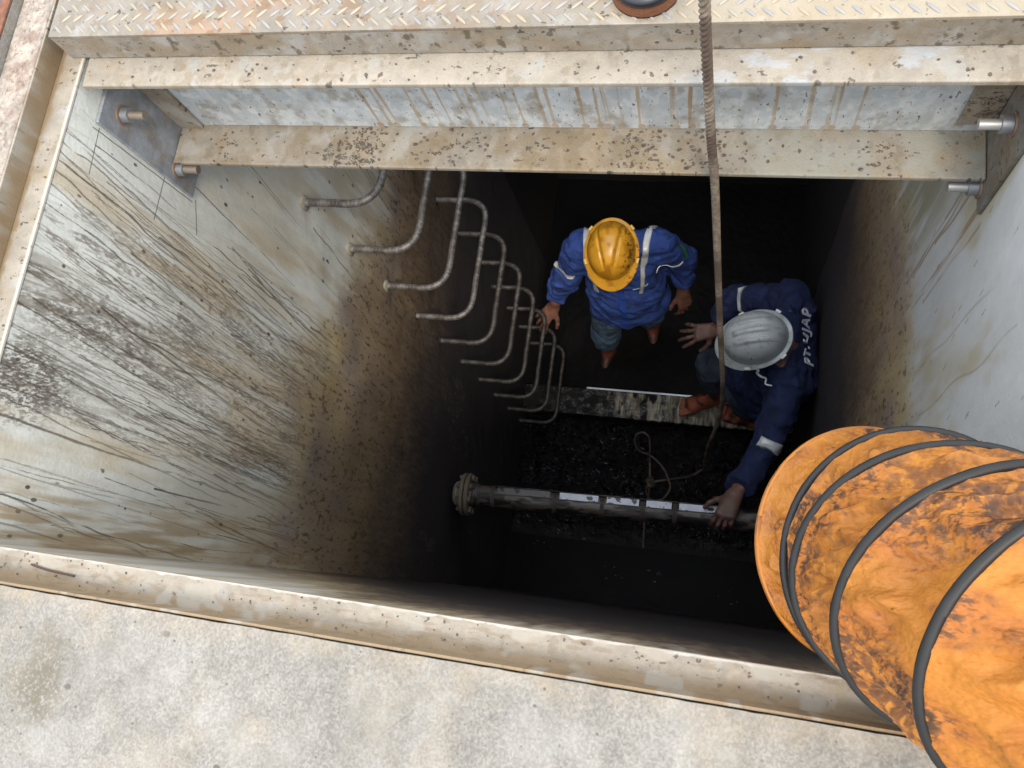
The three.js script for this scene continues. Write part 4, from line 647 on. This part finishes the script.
function worker(S) {
  const root = thing('person', S.label, 'person', S.base), off = V(...S.base);
  const J = {}; for (const k in S.j) J[k] = V(...S.j[k]);
  const h = headFrame(J.head, V(...S.face), V(...S.headUp ?? [0, 1, 0]));
  const local = (g) => { g.translate(-off.x, -off.y, -off.z); return g; };
  // skin
  const b = [], add = (a, c, r, s, k) => b.push([a, c, r, s, k]);
  add(J.neck, J.head.clone().addScaledVector(h.u, -0.06).addScaledVector(h.f, -0.01), 0.058, 0.054, 0.03);
  const mid = (a, c, t = 0.5) => a.clone().lerp(c, t);
  const chestC = J.neck.clone().lerp(J.pelvis, 0.33), L = mid(J.shR, J.shL);
  add(mid(J.neck, J.shR, 0.25), J.shR, 0.05, 0.055, 0.06); add(mid(J.neck, J.shL, 0.25), J.shL, 0.05, 0.055, 0.06);
  const ax = J.shL.clone().sub(J.shR).multiplyScalar(0.5), hx = J.hipL.clone().sub(J.hipR).multiplyScalar(0.5);
  for (const s of [-1, 1]) { add(chestC.clone().addScaledVector(ax, 0.36 * s), J.waist.clone().addScaledVector(hx, 0.62 * s), 0.108, 0.098, 0.06); add(J.waist.clone().addScaledVector(hx, 0.62 * s), J.pelvis.clone().addScaledVector(hx, 0.65 * s), 0.098, 0.112, 0.06); }
  const torsoN = b.length;
  const arm = (sh, el, wr) => { add(sh, el, 0.05, 0.04, 0.03); add(el, mid(el, wr, 0.35), 0.041, 0.039, 0.02); add(mid(el, wr, 0.35), wr, 0.039, 0.026, 0.02); };
  arm(J.shR, J.elR, J.wrR); arm(J.shL, J.elL, J.wrL);
  const leg = (hp, kn, an) => { add(hp, kn, 0.085, 0.058, 0.03); add(kn, mid(kn, an, 0.3), 0.055, 0.055, 0.02); add(mid(kn, an, 0.3), an, 0.055, 0.036, 0.03); };
  leg(J.hipR, J.knR, J.anR); leg(J.hipL, J.knL, J.anL);
  const foot = (an, toe) => {
    const d = toe.clone().sub(an); d.y = 0; d.normalize(); const s = d.clone().cross(UP), base = an.clone(); base.y = toe.y;
    add(an, base.clone().addScaledVector(d, -0.04), 0.036, 0.033, 0.03); add(an, base.clone().addScaledVector(d, 0.13), 0.036, 0.028, 0.03);
    for (const t of [-1, 1]) add(base.clone().addScaledVector(d, -0.03).addScaledVector(s, t * 0.008), base.clone().addScaledVector(d, 0.14).addScaledVector(s, t * 0.026), 0.028, 0.022, 0.02);
  };
  const toes = (an, toe, sgn) => { const d = toe.clone().sub(an); d.y = 0; d.normalize(); const s = d.clone().cross(UP), base = an.clone(); base.y = toe.y - 0.006; return [0, 1, 2, 3, 4].map((i) => { const w = sgn * (0.036 - i * 0.018), l = [0.205, 0.205, 0.196, 0.186, 0.174][i], r = i ? 0.0095 : 0.0135; return [base.clone().addScaledVector(d, 0.13).addScaledVector(s, w * 0.95), base.clone().addScaledVector(d, l).addScaledVector(s, w * 1.08), r * 1.15, r, 0.006]; }); };
  const feet = []; for (const [k, a, t, q] of [[J.knR, J.anR, J.toeR, -1], [J.knL, J.anL, J.toeL, 1]]) { const n0 = b.length; foot(a, t); const ft = b.splice(n0); ft.push([mid(k, a, 0.75), a, 0.042, 0.036, 0.03], ...toes(a, t, q)); feet.push(ft); }
  const hR = handBones(J.wrR, V(...S.hR.dir), V(...S.hR.nor), S.hR.side, S.hR.curl, S.hR.spread, S.hR.thumb), hL = handBones(J.wrL, V(...S.hL.dir), V(...S.hL.nor), S.hL.side, S.hL.curl, S.hL.spread, S.hL.thumb);
  hR.push([mid(J.elR, J.wrR, 0.8), J.wrR, 0.030, 0.0255, 0.02]); hL.push([mid(J.elL, J.wrL, 0.8), J.wrL, 0.030, 0.0255, 0.02]);
  const g = paint(skinGeo([[b, 0.0095], [headBones(h), 0.006], [hR, 0.0036], [hL, 0.0036], [feet[0], 0.0045], [feet[1], 0.0045]]), S.skin); planar(g, (u, v) => [u * 3, v * 3]);
  mesh('body', local(g), skinMat(), root);
  for (const s of [-1, 1]) mesh('eye', local(new THREE.SphereGeometry(0.0115, 14, 10).translate(...h.p(s * 0.032, -0.001, 0.079).toArray())), EYE, root);
  const hair = headBones(h).slice(0, 2); const hc = cloth(hair, 0.007, 0.004, [[h.p(0, 0.0, 0.045), h.f, 0], [h.p(0, -0.03, -0.02), h.u.clone().negate(), 0]], 0.007); mesh('hair', local(planar(hc.g)), HAIR, root);
  // trousers
  const tb = [[J.waist, J.pelvis, 0.09, 0.1, 0.05]]; for (const s of [-1, 1]) tb.push([J.waist.clone().addScaledVector(hx, 0.6 * s), J.pelvis.clone().addScaledVector(hx, 0.62 * s), 0.094, 0.112, 0.05]);
  for (const [hp, kn, an, t] of [[J.hipR, J.knR, J.anR, S.rollR], [J.hipL, J.knL, J.anL, S.rollL]]) { tb.push([hp, kn, 0.092, 0.07, 0.03]); tb.push([kn, mid(kn, an, t), 0.07, 0.066, 0.02]); }
  const tcuts = []; for (const [kn, an, t] of [[J.knR, J.anR, S.rollR], [J.knL, J.anL, S.rollL]]) tcuts.push([mid(kn, an, t), an.clone().sub(kn).normalize(), 0.16]);
  const tr = cloth(tb, 0.012, 0.013, tcuts, 0.0085); mesh('trousers', local(planar(tr.g, (u, v) => [u * 2, v * 2])), M({ map: S.jeans, roughness: 0.9, bumpMap: fabricBump, bumpScale: 0.002 }), root);
  // shirt
  const sb = b.slice(0, torsoN).map((q) => q.slice()); sb.shift();
  for (const s of [-1, 1]) sb.push([J.waist.clone().addScaledVector(hx, 0.66 * s), J.hem.clone().addScaledVector(hx, 0.8 * s), 0.112, 0.128, 0.06]);
  sb.push([J.waist, J.hem, 0.12, 0.13, 0.06]); if (S.bulk) sb.push(...S.bulk);
  for (const [sh, el, wr, t] of [[J.shR, J.elR, J.wrR, S.slR], [J.shL, J.elL, J.wrL, S.slL]]) { const e = mid(el, wr, t + 0.12); sb.push([sh, el, 0.066, 0.056, 0.035], [el, e, 0.056, 0.047, 0.02]); }
  sb.push([J.neck.clone().addScaledVector(UP, -0.02), J.neck.clone().addScaledVector(h.u, 0.015), 0.07, 0.062, 0.03]);
  const spine = J.hem.clone().sub(J.neck).normalize(), cuts = [[J.hem, spine, 0.34], [J.neck.clone().addScaledVector(h.u, 0.03), h.u.clone(), 0.13]];
  for (const [el, wr, t] of [[J.elR, J.wrR, S.slR], [J.elL, J.wrL, S.slL]]) cuts.push([mid(el, wr, t), wr.clone().sub(el).normalize(), 0.11]);
  const sh = cloth(sb, 0.010, 0.021, cuts, 0.0075); const shirt = mesh('shirt', local(planar(sh.g, (u, v) => [u * 2, v * 2])), M({ map: S.shirt, roughness: 0.88, bumpMap: fabricBump, bumpScale: 0.002 }), root);
  S.trim(J, sh.f, h, (name, geo, mat) => mesh(name, local(geo), mat, shirt));
  // hard hat
  const hat = mesh('hard_hat', hardHat(S.crest, S.hatSize ?? 1), S.hatMat, root); place(hat, { ...h, p: (a, c, e) => h.p(a, c, e).sub(off) }, 0, 0.048, -0.004, S.hatTilt ?? 0);
  for (const [x, z, a] of S.clips) { const m = mesh('clip', new RoundedBoxGeometry(0.012, 0.008, 0.024, 2, 0.0025), S.clipMat, hat); m.position.set(x, 0.002, z); m.rotation.y = a; }
  return { root, h, hat, off, local };
}
const MUD = [0.035, 0.022, 0.018];
{
  // worker with the yellow hat, upright, facing the photographer
  const A = { wrR: [0.243, -3.10, -1.475], wrL: [0.90, -3.10, -1.595] };
  const yt = tex(512, 512, (u, v, c) => { const k = 0.9 + 0.2 * F(u * 8, v * 8, 4); c[0] = 218 * k; c[1] = 160 * k; c[2] = 46 * k; mix3(c, [160, 100, 24], 0.5 * ss(0.56, 0.72, F(u * 14 + 4, v * 14, 4))); mix3(c, [84, 54, 22], 0.75 * ss(0.64, 0.74, F(u * 34, v * 34 + 9, 4) * 0.8 + 0.2 * ss(0.55, 0.8, u))); });
  worker({
    label: 'person in a yellow hard hat and bright blue work shirt standing in the sludge', base: [0.6, -3.9, -1.56],
    j: { head: [0.618, -2.425, -1.515], neck: [0.612, -2.565, -1.60], shR: [0.435, -2.625, -1.61], shL: [0.79, -2.625, -1.65], elR: [0.32, -2.885, -1.54], elL: [0.89, -2.88, -1.675], ...A, waist: [0.622, -2.95, -1.57], pelvis: [0.622, -3.10, -1.58], hem: [0.625, -3.2, -1.565], hipR: [0.53, -3.12, -1.57], hipL: [0.71, -3.12, -1.60], knR: [0.475, -3.48, -1.48], knL: [0.70, -3.5, -1.62], anR: [0.452, -3.84, -1.475], anL: [0.70, -3.84, -1.65], toeR: [0.43, -3.885, -1.3], toeL: [0.72, -3.885, -1.45] },
    face: [0.06, -0.42, 0.9], hatTilt: -0.06, hatSize: 0.95, slR: 0.62, slL: 0.62, rollR: 0.42, rollL: 0.4,
    hR: { dir: [-0.5, -0.45, 0.48], nor: [-0.25, 0.75, 0.5], side: -1, curl: [0.35, 0.35, 0.4, 0.45], spread: 0.28, thumb: 0.75 }, hL: { dir: [0.12, -0.75, 0.42], nor: [0.5, 0.5, 0.5], side: 1, curl: [0.5, 0.52, 0.55, 0.6], spread: 0.1, thumb: 0.5 },
    skin: (x, y, z, o) => { o[0] = 0.33; o[1] = 0.155; o[2] = 0.105; let m = ss(0.4, 0.6, N3(x * 30, y * 30, z * 30)) * 0.45; const hd = Math.min(Math.hypot(x - 0.22, y + 3.17, z + 1.42), Math.hypot(x - 0.93, y + 3.17, z + 1.56)); m = Math.max(m, (0.1 + 0.6 * N3(x * 60, y * 60, z * 60)) * ss(0.14, 0.06, hd)); if (y < -3.3) { o[0] = 0.34; o[1] = 0.10; o[2] = 0.06; m = Math.max(m, ss(-3.74, -3.83, y + 0.06 * N3(x * 40, y * 40, z * 40))); } for (let i = 0; i < 3; i++) o[i] = lerp(o[i], MUD[i], m); },
    jeans: fabric(74, 98, 124, [40, 46, 52]), shirt: fabric(48, 76, 150, [32, 46, 84]),
    crest: (x, z) => { const w = 0.10 + 0.30 * clamp((0.62 - z) / 1.2); return 0.010 * ss(w + 0.09, w, Math.abs(x)) * ss(0.82, 0.45, z) * ss(-0.95, -0.7, z) - 0.005 * ss(0.12, 0.02, Math.abs(Math.abs(x) - w - 0.07)) * ss(0.7, 0.3, z) * ss(-0.9, -0.6, z); },
    hatMat: new THREE.MeshPhysicalMaterial({ map: yt, roughness: 0.35, clearcoat: 0.3, clearcoatRoughness: 0.3 }), clips: [[0.113, 0.045, -0.3], [-0.113, 0.045, 0.3], [0.09, -0.098, 0.7], [-0.09, -0.098, -0.7]], clipMat: M({ color: 0xe2c060, roughness: 0.5 }),
    trim: (J, f, h, put) => {
      for (const s of [-1, 1]) { const x = 0.612 + s * 0.136; put('reflective_stripe', ribbon(f, [V(x + s * 0.02, -2.66, -1.76), V(x + s * 0.01, -2.55, -1.70), V(x, -2.54, -1.60), V(x, -2.62, -1.51), V(x - s * 0.006, -2.76, -1.45), V(x - s * 0.008, -2.82, -1.43)], 0.030, V(0, 0.6, 0.8)), TAPE); }
      put('reflective_stripe', ribbon(f, [V(0.40, -2.75, -1.50), V(0.355, -2.755, -1.54), V(0.315, -2.77, -1.58)], 0.022, V(0.2, 0.6, 0.8)), TAPE);
      put('reflective_stripe', ribbon(f, [V(0.80, -2.77, -1.56), V(0.85, -2.765, -1.575), V(0.90, -2.755, -1.62)], 0.012, V(-0.2, 0.6, 0.8)), TAPE);
      put('pocket_badge', ribbon(f, [V(0.69, -2.77, -1.44), V(0.74, -2.765, -1.445), V(0.785, -2.76, -1.46)], 0.010, V(0, 0.4, 0.9)), M({ color: 0x9fb0d0, roughness: 0.8 }));
      const pl = []; for (let i = 0; i < 6; i++) pl.push(V(0.626, -2.66 - i * 0.095, -1.44 + i * 0.004)); put('placket', ribbon(f, pl, 0.034, V(0, 0, 1), 0.003), M({ map: fabric(34, 72, 160, [26, 48, 104]), roughness: 0.9 }));
      put('sleeve_patch', ribbon(f, [V(0.90, -2.68, -1.68), V(0.905, -2.72, -1.66), V(0.91, -2.76, -1.65)], 0.036, V(1, 0.3, 0.2)), M({ color: 0x2f6a52, roughness: 0.9 }));
    },
  });
}
{
  // worker with the grey hat, crouching on the sill, reaching down to the pipe
  const st = tex(512, 512, (u, v, c) => { const k = 0.92 + 0.16 * F(u * 8, v * 8, 4); c[0] = 186 * k; c[1] = 194 * k; c[2] = 198 * k; mix3(c, [140, 142, 140], 0.4 * ss(0.56, 0.72, F(u * 14 + 24, v * 14, 4))); mix3(c, [40, 40, 42], 0.8 * ss(0.80, 0.84, F(u * 40, v * 40 + 19, 3))); });
  const w = worker({
    label: 'person in a grey hard hat and dark navy shirt crouching to hold the pipe', base: [1.18, -3.7, -1.15],
    j: { head: [1.268, -2.46, -1.155], neck: [1.365, -2.545, -1.19], shR: [1.38, -2.61, -1.40], shL: [1.40, -2.58, -1.02], elR: [1.165, -2.77, -1.45], elL: [1.335, -2.66, -0.745], wrR: [1.085, -2.86, -1.325], wrL: [1.215, -2.5, -0.51], waist: [1.34, -2.88, -1.17], pelvis: [1.36, -3.08, -1.16], hem: [1.315, -3.08, -1.165], hipR: [1.345, -3.12, -1.27], hipL: [1.36, -3.12, -1.09], knR: [1.075, -3.22, -1.25], knL: [1.235, -3.25, -1.13], anR: [1.10, -3.62, -1.19], anL: [1.315, -3.62, -1.075], toeR: [0.9, -3.672, -1.115], toeL: [1.1, -3.672, -1.125] },
    face: [-0.92, -0.42, 0.16], slR: 0.78, slL: 0.86, rollR: 0.5, rollL: 0.5, hatTilt: -0.04, hatSize: 1.0, bulk: [[V(1.40, -2.69, -1.35), V(1.405, -2.67, -1.06), 0.10, 0.10, 0.08], [V(1.26, -2.93, -1.16), V(1.27, -3.0, -1.16), 0.10, 0.09, 0.06]],
    hR: { dir: [-0.75, -0.1, 0.15], nor: [-0.1, 0.9, 0.3], side: -1, curl: [0.3, 0.3, 0.35, 0.4], spread: 0.34, thumb: 0.9 }, hL: { dir: [-0.25, 0.02, 0.75], nor: [0.0, 1, -0.02], side: 1, curl: [0.75, 0.78, 0.8, 0.8], spread: 0.14, thumb: 0.95 },
    skin: (x, y, z, o) => { o[0] = 0.28; o[1] = 0.15; o[2] = 0.115; let m = ss(0.45, 0.6, N3(x * 30, y * 30, z * 30)) * 0.5; const hd = Math.min(Math.hypot(x - 0.98, y + 2.88, z + 1.29), Math.hypot(x - 1.17, y + 2.5, z + 0.43)); m = Math.max(m, (0.35 + 0.5 * N3(x * 60, y * 60, z * 60)) * ss(0.15, 0.06, hd)); if (y < -3.2) { o[0] = 0.40; o[1] = 0.115; o[2] = 0.06; m = 0.9 * ss(0.48, 0.60, N3(x * 26 + 3, y * 26, z * 26)); m = Math.max(m, ss(-3.675, -3.70, y)); } for (let i = 0; i < 3; i++) o[i] = lerp(o[i], MUD[i], m); },
    jeans: fabric(66, 78, 92, [34, 38, 42]), shirt: fabric(32, 44, 84, [24, 29, 48]),
    crest: (x, z) => { const rib = (c, wd) => 0.009 * ss(wd, wd * 0.4, Math.abs(x - c)); return (rib(0, 0.13) + rib(0.38, 0.11) + rib(-0.38, 0.11)) * ss(0.5, 0.3, z) * ss(-0.78, -0.6, z); },
    hatMat: new THREE.MeshPhysicalMaterial({ map: st, roughness: 0.3, clearcoat: 0.3, clearcoatRoughness: 0.25 }), clips: [[0.119, 0.048, -0.3], [-0.119, 0.048, 0.3], [0.096, -0.104, 0.7], [-0.096, -0.104, -0.7]], clipMat: M({ color: 0xe6eaea, roughness: 0.5 }),
    trim: (J, f, h, put) => {
      put('reflective_stripe', ribbon(f, [V(1.33, -2.82, -1.50), V(1.47, -2.80, -1.40), V(1.50, -2.80, -1.20), V(1.49, -2.80, -1.02), V(1.37, -2.80, -0.93)], 0.045, V(1, 0, 0)), TAPE);
      put('reflective_stripe', ribbon(f, [V(1.30, -2.59, -0.76), V(1.33, -2.57, -0.745), V(1.37, -2.59, -0.735), V(1.40, -2.64, -0.735)], 0.05, V(0, 1, 0.2)), TAPE);
      put('reflective_stripe', ribbon(f, [V(1.20, -2.72, -1.40), V(1.19, -2.70, -1.43), V(1.19, -2.70, -1.47)], 0.045, V(0.3, 1, 0)), TAPE);
      put('lettering', lettering(f, 'PT.UJAP', 0.052, (a, c) => V(1.478 - c * 0.8, -2.585 + c * 0.55, -1.22 - a)), M({ color: 0xd6dcea, roughness: 0.7 }));
    },
  });
  const sp = [V(0.108, 0.0, 0.02), V(0.128, -0.02, 0.012), V(0.135, -0.035, 0.022), V(0.150, -0.05, 0.010), V(0.158, -0.06, -0.004), V(0.178, -0.065, 0.002), V(0.190, -0.07, -0.022)];
  mesh('chin_strap', tube(sp, 0.004, 8, (s) => 0.0075 - 0.004 * Math.min(1, s / 0.1)), TAPE, w.hat);
}

renderer.render(scene, camera);
